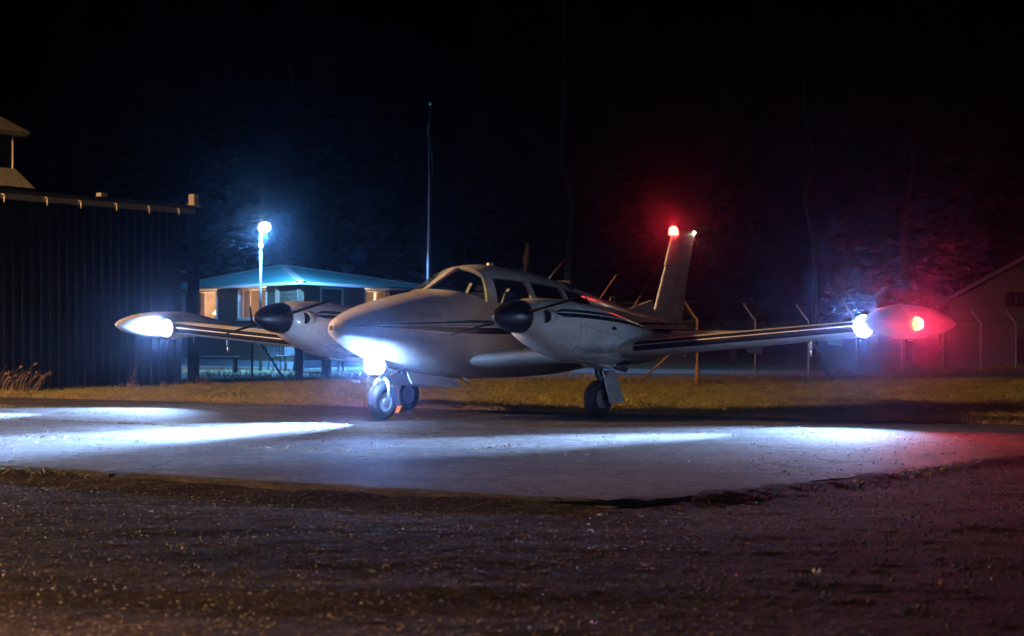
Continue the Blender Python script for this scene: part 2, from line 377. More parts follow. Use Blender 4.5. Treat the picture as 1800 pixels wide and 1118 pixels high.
# give the bed a body up to just below the joints
bed = MB(); bed.add([ap(X, Y, z) for z in (-.15, -.03) for X, Y in ((SLAB_FAR + .05, -30), (SLAB_FAR + .05, SLAB_SIDE - .06), (SLAB_NEAR - .06, SLAB_SIDE - .06), (SLAB_NEAR - .06, -30))],
    [(0, 1, 2, 3), (7, 6, 5, 4), (0, 4, 5, 1), (1, 5, 6, 2), (2, 6, 7, 3), (3, 7, 4, 0)]); fix_normals(bed.build('joint_fill', M['earth'], apron))
rows = [-1.25, 1.65, 4.4, 7.1, 10.35]; cols = [8.57 - 4.3 * i for i in range(9)]
jr = random.Random(4)
for i in range(4):
    for j in range(8):
        x0, x1, y1, y0 = rows[i] + .012, rows[i + 1] - .012, cols[j] - .012, cols[j + 1] + .012
        n, m = 30, 40; V = []; F = []
        dz = jr.uniform(-.007, .005); tx = jr.uniform(-.002, .002) + (-.003 if i == 2 else .002 if i == 3 else 0)
        for a in range(n + 1):
            for b in range(m + 1):
                X = x0 + (x1 - x0) * a / n; Y = y0 + (y1 - y0) * b / m
                e = min(a, n - a, b, m - b); z = dz + tx * (X - x0) + .0035 * float(fbm(np.array(X * 1.3 + i * 9), np.array(Y * 1.3 + j * 7), 3, 2))
                if e == 0:
                    z -= .008; outer = (i == 3 and a == n) or (j == 0 and b == m)
                    w = .012 * jr.random()
                    if outer:
                        w = .02 * jr.random() + .06 * max(0.0, .12 + float(fbm(np.array(X * 2.1 + 3), np.array(Y * 2.1), 4, 6)) * 2.2); z -= .012 * jr.random()
                        if i == 3 and j == 0: w += .16 * max(0, 1 - math.hypot(x1 - X, y1 - Y) / .5)
                    if a == 0: X += w
                    if a == n: X -= w
                    if b == 0: Y += w
                    if b == m: Y -= w
                V.append(ap(X, Y, z))
        for a in range(n):
            for b in range(m):
                k = a * (m + 1) + b; F.append((k, k + m + 1, k + m + 2, k + 1))
        ring = [b for b in range(m + 1)] + [a * (m + 1) + m for a in range(1, n + 1)] + [n * (m + 1) + b for b in range(m - 1, -1, -1)] + [a * (m + 1) for a in range(n - 1, 0, -1)]
        base = len(V); V += [Vector((V[k].x, V[k].y, -.20)) for k in ring]; q = len(ring)
        F += [(ring[k], ring[(k + 1) % q], base + (k + 1) % q, base + k) for k in range(q)]
        o = mesh_obj('slab', V, F, M['concrete'], apron); o.data.materials.append(M['edge']); fix_normals(o); edge_smooth(o, 30)
        for p in o.data.polygons:
            if abs(p.normal.z) < .5: p.material_index = 1

# lawn behind the apron, yard behind the fence
LAWN_Z = -.05
L0 = [ap(SLAB_FAR - .02, -60), ap(SLAB_FAR - .02, 60), ap(-90, 60), ap(-90, -60)]
g = mesh_obj('lawn', [(p.x, p.y, LAWN_Z) for p in L0], [(0, 1, 2, 3)], M['lawn']); tag(g, 'autumn lawn between the apron and the fence', kind='structure')
P0 = [ap(-25.3, -34), ap(-25.3, -5), ap(-31.0, -5), ap(-31.0, -34)]
g = mesh_obj('yard_path', [(p.x, p.y, LAWN_Z + .012) for p in P0], [(0, 1, 2, 3)], M['path']); tag(g, 'pale path lit by the yard lamp', kind='structure')

def blades(name, n, sampler, hmin, hmax, wid, mat, lean=.5, zf=None):
    x, y = sampler(n); n = len(x)
    hgt = hmin + (hmax - hmin) * RNG.random(n) ** 1.6
    a = RNG.uniform(0, 6.28, n); w = wid * RNG.uniform(.6, 1.3, n)
    z = np.full(n, LAWN_Z) if zf is None else zf(x, y)
    lx = RNG.normal(0, lean, n) * hgt; ly = RNG.normal(0, lean, n) * hgt
    ca, sa = np.cos(a) * w, np.sin(a) * w
    A = np.stack([x - ca, y - sa, z - .01], 1); B = np.stack([x + ca, y + sa, z - .01], 1)
    C = np.stack([x + lx + ca * .5, y + ly + sa * .5, z + hgt * .6], 1); D = np.stack([x + lx * 1.7, y + ly * 1.7, z + hgt], 1)
    V = np.stack([A, B, C, D], 1).reshape(-1, 3); b = np.arange(n) * 4
    F = np.concatenate([np.stack([b, b + 1, b + 2], 1), np.stack([b, b + 2, b + 3], 1)])
    return np_mesh(name, V, F, mat)
def lawn_sampler(dmax, dens_pow=1.0, clump=True, far=None):
    def f(n):
        d = RNG.uniform(21.5, dmax, n * 4); x = RNG.uniform(-.275, .275, n * 4) * d
        X, Y = ac_coords(x, d); k = (X < SLAB_FAR - .0) & (RNG.random(n * 4) < (d / dmax) ** .5)
        if clump: k &= RNG.random(n * 4) < np.clip(.62 + 2.6 * fbm(x * 1.1, d * .8, 4, 31), .04, 1)
        return x[k][:n], d[k][:n]
    return f
tag(blades('lawn_grass', 150000, lawn_sampler(47), .035, .10, .006, M['grass'], .7), 'short yellow green grass covering the lawn', kind='stuff')
def edge_sampler(n):
    Y = RNG.uniform(-16, 12, n); X = SLAB_FAR - .03 + np.abs(RNG.normal(0, .12, n)) * -1
    p = np.array([AC.x, AC.y]) + X[:, None] * np.array([FWD.x, FWD.y]) + Y[:, None] * np.array([LFT.x, LFT.y]); return p[:, 0], p[:, 1]
tag(blades('verge_grass', 9000, edge_sampler, .05, .13, .006, M['dry_grass'], .6), 'dry grass along the far edge of the concrete', kind='stuff')
def joint_sampler(n):
    out = []
    for r in rows[1:4]:
        Y = RNG.uniform(-14, 8.5, n // 3); k = vnoise(Y * 1.1, Y * 0 + r * 3, 8) > .62; Y = Y[k]
        X = r + RNG.normal(0, .018, len(Y)); out.append(np.stack([X, Y], 1))
    for c in cols[1:6]:
        X = RNG.uniform(-1, 10, n // 12); k = vnoise(X * 1.2, X * 0 + c * 3, 5) > .68; X = X[k]
        out.append(np.stack([X, c + RNG.normal(0, .015, len(X))], 1))
    Y = RNG.uniform(-4, 8.5, n // 6); k = vnoise(Y * .8, Y * 0 + 77, 4) > .62; Y = Y[k]; out.append(np.stack([10.38 + np.abs(RNG.normal(0, .06, len(Y))), Y], 1))
    X = RNG.uniform(-1, 10.3, n // 12); k = vnoise(X * .8, X * 0 + 37, 4) > .66; X = X[k]; out.append(np.stack([X, 8.6 + np.abs(RNG.normal(0, .06, len(X)))], 1))
    q = np.concatenate(out); p = np.array([AC.x, AC.y]) + q[:, :1] * np.array([FWD.x, FWD.y]) + q[:, 1:] * np.array([LFT.x, LFT.y]); return p[:, 0], p[:, 1]
tag(blades('joint_weeds', 9000, joint_sampler, .015, .06, .004, M['grass'], .8, lambda x, y: np.where(off_slab(x, y), gravel_z(x, y), -.03)), 'small weeds growing in the concrete joints', kind='stuff')

def tuft(name, x, y, n, h, spread, lean, label, mat=None):
    """one clump of tall dry stalks"""
    mb = MB(); rr = random.Random(int(abs(x * 91 + y * 17)))
    for _ in range(n):
        bx, by = rr.gauss(0, spread), rr.gauss(0, spread * .6); hh = h * rr.uniform(.4, 1)
        lx, ly = (lean + rr.gauss(0, .18)) * hh, rr.gauss(0, .15) * hh
        mb.tube([(bx, by, -.02), (bx + lx * .35, by + ly * .35, hh * .55), (bx + lx, by + ly, hh)], [.006, .004, .002], 3, False)
        if rr.random() < .35:
            mb.tube([(bx + lx * .9, by + ly * .9, hh * .93), (bx + lx * 1.06, by + ly, hh * 1.01), (bx + lx * 1.15, by + ly, hh * 1.02)], [.003, .02, .003], 4, False)
    o = mb.build(name, mat or M['dry_grass']); o.location = (x, y, LAWN_Z); tag(o, label, 'weeds', 'dry weeds by the hangar and fence'); return o

# ================================================================== fence
M['galv'] = plain('galvanised_steel', (.30, .29, .27), .5, .5, 0, 12, .4)
M['rust'] = plain('rusty_steel', (.30, .15, .07), .75, .1, 0, 14, .5)
M['wire'] = plain('fence_wire', (.16, .16, .16), .5, .6, 0, 10, .3)
FCX = Vector((3.80, 42.0, LAWN_Z))
def chain_mesh(w, h, cell=.075, r=.0022):
    mb = MB()
    def diag(s):
        k = -h
        while k < w + (0 if s > 0 else h):
            # line x = k + s*z
            a = [(k, 0.0), (k + s * h, h)] if s > 0 else [(k, 0.0), (k - h, h)]
            (xa, za), (xb, zb) = a
            t0, t1 = 0.0, 1.0; dx = xb - xa
            for lo in (0,):
                if dx > 0: t0 = max(t0, (0 - xa) / dx); t1 = min(t1, (w - xa) / dx)
                else: t0 = max(t0, (w - xa) / dx); t1 = min(t1, (0 - xa) / dx)
            if t1 - t0 > .01:
                p = [(xa + dx * t, .004 * s, za + (zb - za) * t) for t in (t0, t1)]
                mb.tube(p, r, 3, False)
            k += cell
    diag(1); diag(-1); return mb
FENCE_H = 1.36; BAY = 2.5
_panel_me = None
def fence_post(parent, p, arm, mat, r=.026):
    mb = MB(); a = Vector(arm)
    mb.tube([p + Vector((0, 0, -.1)), p + Vector((0, 0, FENCE_H)), p + Vector((0, 0, FENCE_H + .04)) + a * .06, p + Vector((0, 0, FENCE_H + .36)) + a * .30], [r, r, r * .9, r * .8], 8)
    o = mb.build('post', mat, parent, True); return edge_smooth(o, 50)
def fence_run(name, start, d, n, arm, label, mats, skip=(), braces=(), first=0):
    global _panel_me
    root = empty(name, start); tag(root, label, 'fence')
    rz = math.atan2(d.y, d.x)
    for k in range(first, n + 1): fence_post(root, d * (BAY * k), arm, mats[min(k, len(mats) - 1)])
    if _panel_me is None:
        o = chain_mesh(BAY, FENCE_H - .06).build('mesh_panel', M['wire'], root); _panel_me = o.data; bpy.data.objects.remove(o)
    for k in range(n):
        if k in skip: continue
        o = bpy.data.objects.new('mesh_panel', _panel_me); link(o, root); o.location = d * (BAY * k) + Vector((0, 0, .04)); o.rotation_euler = (0, 0, rz); o['kind'] = 'stuff'
        for z in (.05, FENCE_H - .03):
            mb = MB(); mb.tube([d * (BAY * k) + Vector((0, 0, z)), d * (BAY * (k + 1)) + Vector((0, 0, z))], .004, 4, False); mb.build('tension_wire', M['wire'], root)
        for f in (.35, .68, 1.0):
            off = Vector(arm) * (.06 + .24 * f) + Vector((0, 0, FENCE_H + .04 + .32 * f))
            mb = MB(); A = d * (BAY * k) + off; B = d * (BAY * (k + 1)) + off
            mb.tube([A.lerp(B, q / 4) + Vector((0, 0, -.02 * math.sin(math.pi * q / 4))) for q in range(5)], .003, 3, False)
            for q in range(1, 18):
                c = A.lerp(B, q / 18); mb.tube([c + Vector((-.02, 0, .02)), c + Vector((.02, 0, -.02))], .002, 3, False)
            mb.build('barbed_wire', M['wire'], root)
    for k, s in braces:
        mb = MB(); mb.tube([d * (BAY * k) + Vector((0, 0, 1.15)), d * (BAY * k + s) + Vector((0, 0, -.02))], .022, 8); mb.build('brace', mats[min(k, len(mats) - 1)], root, True)
    return root
BACK = -FWD; RIGHTWARD = LFT
fr = fence_run('chain_link_fence', FCX, Vector((.575, .818, 0)), 9, -LFT, 'chain link fence with bent barbed wire arms running back on the right', [M['rust'], M['galv']], braces=((2, 1.1),))
sl = MB(); sl.tube([(0, 0, -.05), (0, 0, .42)], [.055, .045], 10); sl.build('post_sleeve', M['rust'], fr, True)
fl = fence_run('chain_link_fence', FCX, -LFT, 8, FWD * .25 + Vector((0, 0, 0)), 'chain link fence in front of the lit house and lamp post', [M['rust'], M['galv'], M['galv'], M['galv'], M['dark_metal']], skip=(4,), braces=((0, 1.5), (5, -1.05)), first=1)
# gate in the left run
gp = FCX - LFT * (BAY * 4.0)
gate = empty('wire_gate', gp, math.atan2(-LFT.y, -LFT.x)); tag(gate, 'dark wire mesh gate between two square posts near the nose wheel', 'gate')
for x in (.12, .98): MB().box(x - .06, x + .06, -.06, .06, -.05, 1.45).build('gate_post', M['dark_metal'], gate)
mb = MB(); mb.tube([(.24, 0, .14), (.86, 0, .14), (.86, 0, 1.32), (.24, 0, 1.32), (.24, 0, .14)], .02, 8); mb.build('gate_frame', M['dark_metal'], gate, True)
o = chain_mesh(.6, 1.16).build('gate_mesh', M['wire'], gate); o.location = (.25, 0, .15); o['kind'] = 'stuff'

# ================================================================== hangar on the left
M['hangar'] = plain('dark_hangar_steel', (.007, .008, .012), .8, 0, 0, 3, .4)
M['cream'] = plain('cream_paint', (.50, .44, .30), .6, 0, 0, 6, .3)
M['felt'] = plain('roof_felt', (.055, .055, .06), .8, 0, 0, 6, .4)
HP = Vector((-6.62, 41.0, LAWN_Z)); hd = Vector((-.5, -.866, 0)); hn = Vector((-.866, .5, 0))   # along the wall towards the camera, and inwards
hangar = empty('hangar', HP); tag(hangar, 'dark corrugated steel hangar at the left edge', 'building')
def ribbed(name, a, d, length, h, parent, mat, nrm):
    V = []; F = []; n = int(length / .24)
    prof = [(0, 0), (.10, 0), (.13, .035), (.21, .035), (.24, 0)]
    pts = []
    for i in range(n):
        for q, (s, o_) in enumerate(prof[:-1]): pts.append((i * .24 + s, o_))
    pts.append((n * .24, 0))
    for s, o_ in pts:
        p = a + d * s - nrm * o_; V += [p, p + Vector((0, 0, h))]
    F = [(2 * i, 2 * i + 2, 2 * i + 3, 2 * i + 1) for i in range(len(pts) - 1)]
    return mesh_obj(name, V, F, mat, parent)
HH = 3.50
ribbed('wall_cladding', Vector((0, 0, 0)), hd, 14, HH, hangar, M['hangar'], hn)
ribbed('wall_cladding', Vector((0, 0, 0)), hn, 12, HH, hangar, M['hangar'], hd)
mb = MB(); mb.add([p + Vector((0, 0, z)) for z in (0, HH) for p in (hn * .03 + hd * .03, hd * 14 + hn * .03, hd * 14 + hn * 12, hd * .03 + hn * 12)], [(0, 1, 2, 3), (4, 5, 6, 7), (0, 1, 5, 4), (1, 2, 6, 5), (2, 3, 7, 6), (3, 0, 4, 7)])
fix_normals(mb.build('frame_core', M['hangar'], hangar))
# roof with an overhang, fascia and gutter brackets
ov = .18
rp = [-hn * ov - hd * ov, hd * 14 - hn * ov, hd * 14 + hn * 6, hn * 6 - hd * ov]
rp2 = [hn * 6 - hd * ov, hd * 14 + hn * 6, hd * 14 + hn * (12 + ov), hn * (12 + ov) - hd * ov]
mb = MB()
for q, (za, zb) in ((rp, (HH + .06, HH + .55)), (rp2, (HH + .55, HH + .06))):
    z = [za, za, zb, zb]
    mb.hexa([q[i] + Vector((0, 0, z[i])) for i in range(4)] + [q[i] + Vector((0, 0, z[i] + .07)) for i in range(4)])
fix_normals(mb.build('roof', M['felt'], hangar))
mb = MB(); mb.hexa([p + Vector((0, 0, z)) for z in (HH - .05, HH + .055) for p in (-hn * (ov + .03) - hd * ov, hd * 14 - hn * (ov + .03), hd * 14 - hn * (ov + .005), -hn * (ov + .005) - hd * ov)])
fix_normals(mb.build('fascia', M['grey_paint'], hangar))
for s in (.35, 1.25, 2.2, 3.2, 4.1, 5.2, 6.3):
    mb = MB(); c = hd * s - hn * (ov + .05)
    mb.tube([c + Vector((0, 0, HH + .03)) + hd * .06, c + Vector((0, 0, HH + .03)) - hd * .06], .014, 6); mb.tube([c + Vector((0, 0, HH + .03)), c + Vector((0, 0, HH - .11)) + hn * .01], .014, 6)
    mb.build('gutter_bracket', M['cream'], hangar, True)
mb = MB(); c = hd * 2.3; mb.hexa([c + hd * a + hn * b + Vector((0, 0, z)) for z, e in ((HH + .17, 0), (HH + .24, 1)) for a, b in ((-.09, 0), (.09, 0), (.09, .12), (-.09, .12))]); mb.build('roof_vent', M['cream'], hangar)
# ventilation cupola on the roof
cu = Vector(((-30 - 900) / 3600 * 37.6, 37.6, LAWN_Z)) - HP; cz = HH + .1
def ring4(hw, z): return [cu + hd * a * hw + hn * b * hw + Vector((0, 0, z)) for a, b in ((-1, -1), (1, -1), (1, 1), (-1, 1))]
BX = [(3, 2, 1, 0), (4, 5, 6, 7), (0, 1, 5, 4), (1, 2, 6, 5), (2, 3, 7, 6), (3, 0, 4, 7)]
mb = MB(); mb.add(ring4(.66, cz + .14) + ring4(.40, cz + .50), BX); cup = fix_normals(mb.build('cupola', M['cream'], hangar))
mb = MB(); mb.add(ring4(.36, cz + .50) + ring4(.36, cz + 1.14), BX); fix_normals(mb.build('cupola_wall', M['hangar'], cup))
for a, b in ((-1, -1), (1, -1), (1, 1), (-1, 1), (0, -1), (-1, 0)):
    c = cu + hd * a * .37 + hn * b * .37; mb = MB(); mb.tube([c + Vector((0, 0, cz + .50)), c + Vector((0, 0, cz + 1.13))], .022, 6); mb.build('cupola_trim', M['cream'], cup)
mb = MB(); mb.add(ring4(.56, cz + 1.10) + ring4(.60, cz + 1.17), BX); mb.add(ring4(.60, cz + 1.17) + [cu + Vector((0, 0, cz + 1.62))], [(0, 1, 4), (1, 2, 4), (2, 3, 4), (3, 0, 4)]); mb.build('cupola_roof', M['cream'], cup)
# stand-alone post by the hangar's corner with a cream box on top
pp = Vector(((340 - 900) / 3600 * 41.6, 41.6, LAWN_Z)); post = empty('steel_post', pp, math.atan2(hd.y, hd.x)); tag(post, 'tall dark steel post with a cream box on top beside the hangar', 'post')
MB().box(-.085, .085, -.085, .085, -.05, 3.62).build('column', M['hangar'], post)
MB().box(-.10, .10, -.10, .10, 3.62, 3.69).build('base_plate', M['cream'], post); MB().box(-.072, .072, -.072, .072, 3.69, 3.89).build('cap_box', M['cream'], post)
for x in (-.05, .05): MB().box(x - .014, x + .014, -.105, -.086, 3.12 + .1 * (x > 0), 3.52).build('strap', M['cream'], post)

for (u, d, n, h, sp, ln, lb) in ((15, 35.8, 26, .55, .16, .5, 'tall dry reeds leaning right beside the dark hangar wall'), (38, 36.2, 18, .42, .10, .45, 'shorter dry reeds right of the tallest reeds by the hangar'),
        (62, 36.6, 9, .40, .04, .65, 'single bent clump of dry stalks by the hangar wall'), (229, 39.6, 7, .78, .035, .08, 'thin upright dry weed in front of the hangar below the wing light'),
        (228, 39.3, 30, .16, .16, 0, 'low dry tuft at the foot of the thin weed'), (300, 40.3, 24, .14, .18, 0, 'low dry tuft left of the steel post'),
        (352, 40.8, 34, .20, .14, .1, 'low reddish tuft right of the steel post'), (1768, 44, 18, .22, .1, 0, 'small dry tuft on the lawn at the right edge')):
    tuft('dry_weeds', (u - 900) / 3600 * d, d, n, h, sp, ln, lb)
def fence_foot(n):
    k = RNG.random(n); side = RNG.random(n) < .5
    t = RNG.uniform(0, 22, n); jit = RNG.normal(0, .35, n)
    x = np.where(side, FCX.x + .575 * t + jit * .8, FCX.x - LFT.x * t + jit * .6); y = np.where(side, FCX.y + .818 * t - jit * .6, FCX.y - LFT.y * t + jit * .8); return x, y
tag(blades('fence_grass', 9000, fence_foot, .08, .34, .007, M['dry_grass'], .35), 'taller dry grass along the foot of the fence', kind='stuff')

# ================================================================== house with lit windows
M['siding'] = plain('brown_lap_siding', (.085, .055, .03), .7, 0, 0, 8, .35, .2)
M['trim'] = plain('pale_window_trim', (.42, .38, .34), .6, 0, 0, 8, .2)
M['teal_roof'] = plain('teal_roof_sheet', (.10, .34, .32), .5, 0, 0, 3, .25)
M['ridge'] = plain('zinc_ridge_cap', (.58, .60, .60), .4, .2, 0, 8, .2)
M['room'] = plain('room_wallpaper', (.20, .12, .07), .8, 0, 0, 4, .25)
def cloth(name, c, k):
    t = NT(name); n = t.ramp(t.noise(14.0, 4), [(.3, .75), (.7, 1.0)]); col = t.mix(1.0, (*c, 1), n, 'MULTIPLY'); t.base(col, .9)
    tr = t.n('ShaderNodeBsdfTranslucent'); t.t.links.new(col, tr.inputs[0]); mx = t.n('ShaderNodeMixShader'); mx.inputs[0].default_value = k
    t.t.links.new(t.b.outputs[0], mx.inputs[1]); t.t.links.new(tr.outputs[0], mx.inputs[2]); t.t.links.new(mx.outputs[0], t.out.inputs[0]); return t.m
M['curtain'] = cloth('cream_curtain', (.70, .58, .42), .6); M['lace'] = cloth('lace_curtain', (.34, .26, .23), .5)
M['wood_dark'] = plain('dark_wood', (.07, .045, .03), .6, 0, 0, 9, .4)
HC = Vector(((528 - 900) / 3600 * 62, 62, LAWN_Z)); EAVE = 2.62
dl = Vector((-math.sin(R(29)), math.cos(R(29)), 0)); dr = Vector((math.sin(R(17)), math.cos(R(17)), 0))
house = empty('wooden_house', HC); tag(house, 'low brown wooden house with teal hipped roof and lit windows', 'house')
def on_wall(u, d):
    """distance along a wall direction from the corner, at which the wall meets the sight line of column u"""
    k = (u - 900) / 3600; return (k * HC.y - HC.x) / (d.x - k * d.y)
LL, LR = 11.5, 12.5
def outward(d, sgn): return Vector((d.y * sgn, -d.x * sgn, 0))
ol = outward(dl, -1); orr = outward(dr, 1)
ZA, ZB = 1.58, 2.46
def frame_M(o, d, n):   # local x along the wall, y outwards, z up
    return Matrix(((d.x, n.x, 0, o.x), (d.y, n.y, 0, o.y), (0, 0, 1, o.z), (0, 0, 0, 1)))
def build_wall(d, n, length, wins):
    Mx = frame_M(Vector((0, 0, 0)), d, n); mb = MB(); z = .25
    while z < EAVE - .02:
        z1 = min(z + .135, EAVE); spans = [(0.0, length)]
        for a, b in wins:
            if z1 > ZA + .01 and z < ZB - .01: spans = [s for (p, q) in spans for s in ((p, min(q, a)), (max(p, b), q)) if s[1] - s[0] > .01]
        for a, b in spans:
            P = [Vector((a, -.10, z)), Vector((b, -.10, z)), Vector((b, .028, z)), Vector((a, .028, z)), Vector((a, -.10, z1 + .01)), Vector((b, -.10, z1 + .01)), Vector((b, .006, z1 + .01)), Vector((a, .006, z1 + .01))]
            mb.hexa([Mx @ p for p in P])
        z = z1
    fix_normals(mb.build('siding', M['siding'], house))
    mb = MB(); mb.box(0, length, -.12, .0, 0, .25, Mx); fix_normals(mb.build('foundation', M['grey_paint'], house))
    return Mx
wl = [(343, 382, 'lit'), (421, 469, 'lit'), (318, 336, 'dark')]; wr = [(563, 600, 'lace'), (641, 682, 'litr')]
def span(u0, u1, d): a, b = on_wall(u0, d), on_wall(u1, d); return (min(a, b), max(a, b))
WL = [span(a, b, dl) for a, b, _ in wl]; WR = [span(a, b, dr) for a, b, _ in wr]
ML = build_wall(dl, ol, LL, WL); MR = build_wall(dr, orr, LR, WR)
def wavy(a, b, y, z0, z1, Mx, amp=.03, waves=5):
    V = []; n = 30
    for i in range(n + 1):
        s = i / n; p = Vector((a + (b - a) * s, y + amp * math.sin(s * waves * 6.283), 0))
        V += [Mx @ (p + Vector((0, 0, z0))), Mx @ (p + Vector((0, 0, z1)))]
    return V, [(2 * i, 2 * i + 2, 2 * i + 3, 2 * i + 1) for i in range(n)]
M['lamp_shade'] = emit('table_lamp_shade', (1.0, .72, .38), 5.0)
def window(a, b, kind, Mx, flip):
    w = b - a
    mb = MB()
    for x0, x1, z0, z1 in ((a - .06, a, ZA - .06, ZB + .06), (b, b + .06, ZA - .06, ZB + .06), (a, b, ZB, ZB + .06), (a, b, ZA - .06, ZA)): mb.box(x0, x1, -.06, .05, z0, z1, Mx)
    wd = fix_normals(mb.build('window', M['trim'], house))
    mb = MB(); mb.box(a, b, -.045, -.040, ZA, ZB, Mx); fix_normals(mb.build('pane', M['pane'], wd))
    mb = MB(); mb.box(a - .09, b + .09, .03, .09, ZA - .09, ZA - .061, Mx); fix_normals(mb.build('sill', M['trim'], wd))
    # a room behind the glass
    mb = MB(); D = 1.3
    x0, x1, z0, z1 = a - .5, b + .5, ZA - .35, ZB + .1
    P = [Mx @ Vector(q) for q in ((x0, -.12, z0), (x1, -.12, z0), (x1, -D, z0), (x0, -D, z0), (x0, -.12, z1), (x1, -.12, z1), (x1, -D, z1), (x0, -D, z1))]
    mb.add(P, [(0, 1, 2, 3), (4, 7, 6, 5), (1, 5, 6, 2), (2, 6, 7, 3), (3, 7, 4, 0)]); mb.build('room', M['room'], wd)
    if kind in ('lit', 'litr'):
        # curtain hung at the side that shows left in the picture (right for the far window)
        ca, cb = ((b - w * .26, b - .01) if flip else (a + .01, a + w * .38))
        if kind == 'litr': ca, cb = b - w * .42, b - .02
        V, F = wavy(ca, cb, -.16, ZA - .02, ZB, Mx); mesh_obj('curtain', V, F, M['curtain'], wd, True)
        ca, cb = ((a + .0, a + .12) if flip else (b - .12, b)) if kind == 'lit' else (a, a + .08)
        V, F = wavy(ca, cb, -.16, ZA - .02, ZB, Mx, .015, 2); mesh_obj('curtain', V, F, M['curtain'], wd, True)
        lx = a + w * (.42 if flip else .6); ly = -.34
        if kind == 'lit':
            Tm = Mx @ Matrix.Translation((lx, ly, ZA + .03)) @ Matrix.Rotation(R(-90), 4, 'Y')
            mb = MB(); mb.lathe([(0.0, .075), (.02, .08), (.05, .025), (.12, .02)], 12, Tm); mb.build('table_lamp_base', M['wood_dark'], wd, True)
            mb = MB(); mb.lathe([(.10, .17), (.15, .165), (.24, .08), (.25, .07)], 16, Tm); mb.build('table_lamp_shade', M['lamp_shade'], wd, True)
            mb = MB(); mb.box(a - .2, b + .2, -.62, -.14, ZA - .04, ZA + .025, Mx); fix_normals(mb.build('window_board', M['curtain'], wd))
            mb = MB(); mb.box(a + w * .35, a + w * .75, -D + .01, -D + .05, ZA, ZA + .55, Mx); fix_normals(mb.build('room_door', M['wood_dark'], wd))
        li = bpy.data.lights.new('room_light', 'POINT'); li.energy = 420 if kind == 'lit' else 220; li.color = (1.0, .74, .48); li.shadow_soft_size = .06
        lo = bpy.data.objects.new('room_light', li); link(lo, wd); lo.location = Mx @ Vector((lx if kind == 'lit' else (a + b) / 2, ly - .1, ZA + .5))
    else:
        V, F = wavy(a + .01, b - .01, -.16, ZA - .02, ZB, Mx, .02, 8); mesh_obj('curtain', V, F, M['lace'] if kind == 'lace' else M['black'], wd, True)
    return wd
for (a, b), (_, _, k) in zip(WL, wl): window(a, b, k, ML, True)
for (a, b), (_, _, k) in zip(WR, wr): window(a, b, k, MR, False)
mb = MB(); mb.box(-.04, .10, -.10, .045, .2, EAVE, ML); fix_normals(mb.build('corner_board', M['siding'], house))
# back walls so the house is closed
BL, BRp = dl * LL, dr * LR; BB = dl * LL + dr * LR
mb = MB(); mb.add([Vector(p) + Vector((0, 0, z)) for p in (BL, BB, BRp) for z in (0, EAVE)], [(0, 2, 3, 1), (2, 4, 5, 3)]); mb.build('rear_wall', M['siding'], house)
# hipped roof of corrugated sheets with ridge caps, fascia and gutters
APX = Vector(((497 - 900) / 3600 * 68.0, 68.0, CAM_H + (588 - 467) / 3600 * 68.0)) - HC
OV = .45
cc = Vector((0, 0, EAVE + .03)); 
def out_pt(p): return p + Vector((0, 0, 0))
eC = cc + (ol + orr).normalized() * OV * 1.25; eL = BL + Vector((0, 0, EAVE + .03)) + ol * OV + dl * OV; eR = BRp + Vector((0, 0, EAVE + .03)) + orr * OV + dr * OV; eB = BB + Vector((0, 0, EAVE + .03)) + dl * OV + dr * OV
def roof_plane(A, B, P, name):
    d = (B - A); L = d.length; d = d / L; q = (P - A).dot(d); foot = A + d * q; up = P - foot; n = d.cross(up).normalized()
    if n.z < 0: n = -n
    V = []; F = []; st = .045; k = int(L / st); rows_ = 6
    for i in range(k + 1):
        s = L * i / k; t = s / q if s < q else (L - s) / (L - q); t = max(0, min(1, t)); w = n * (.018 * math.cos(s / .18 * 6.283))
        for j in range(rows_ + 1): V.append(A + d * s + up * (t * j / rows_) + w * (1 if t > .02 else .2))
    for i in range(k):
        for j in range(rows_):
            a = i * (rows_ + 1) + j; F.append((a, a + rows_ + 1, a + rows_ + 2, a + 1))
    return mesh_obj(name, V, F, M['teal_roof'], house, True)
roof = roof_plane(eC, eL, APX, 'roof_plane'); roof_plane(eC, eR, APX, 'roof_plane'); roof_plane(eL, eB, APX, 'roof_plane'); roof_plane(eR, eB, APX, 'roof_plane')
for e in (eC, eL, eR):
    s = (APX - e); sd = s.cross(Vector((0, 0, 1))).normalized() * .15; mb = MB(); up = Vector((0, 0, .035))
    mb.hexa([e - sd, e + sd, APX + sd, APX - sd] + [e - sd * .5 + up, e + sd * .5 + up, APX + sd * .5 + up, APX - sd * .5 + up]); fix_normals(mb.build('ridge_cap', M['ridge'], house))
for A, B in ((eC, eL), (eC, eR)):
    dn = Vector((0, 0, -1)); mb = MB(); mb.tube([A + dn * .06, B + dn * .06], .045, 8); mb.build('gutter', M['ridge'], house, True)
    C0 = cc * 1.0; inn = ((A + B) / 2 - Vector((0, 0, 0))); 
    mb = MB(); A2 = A + dn * .025; B2 = B + dn * .025; i1 = Vector((0, 0, EAVE + .0)); i2 = (BL if B is eL else BRp) + Vector((0, 0, EAVE)); mb.add([A2, B2, i2, i1], [(0, 1, 2, 3)]); mb.build('soffit', M['siding'], house)

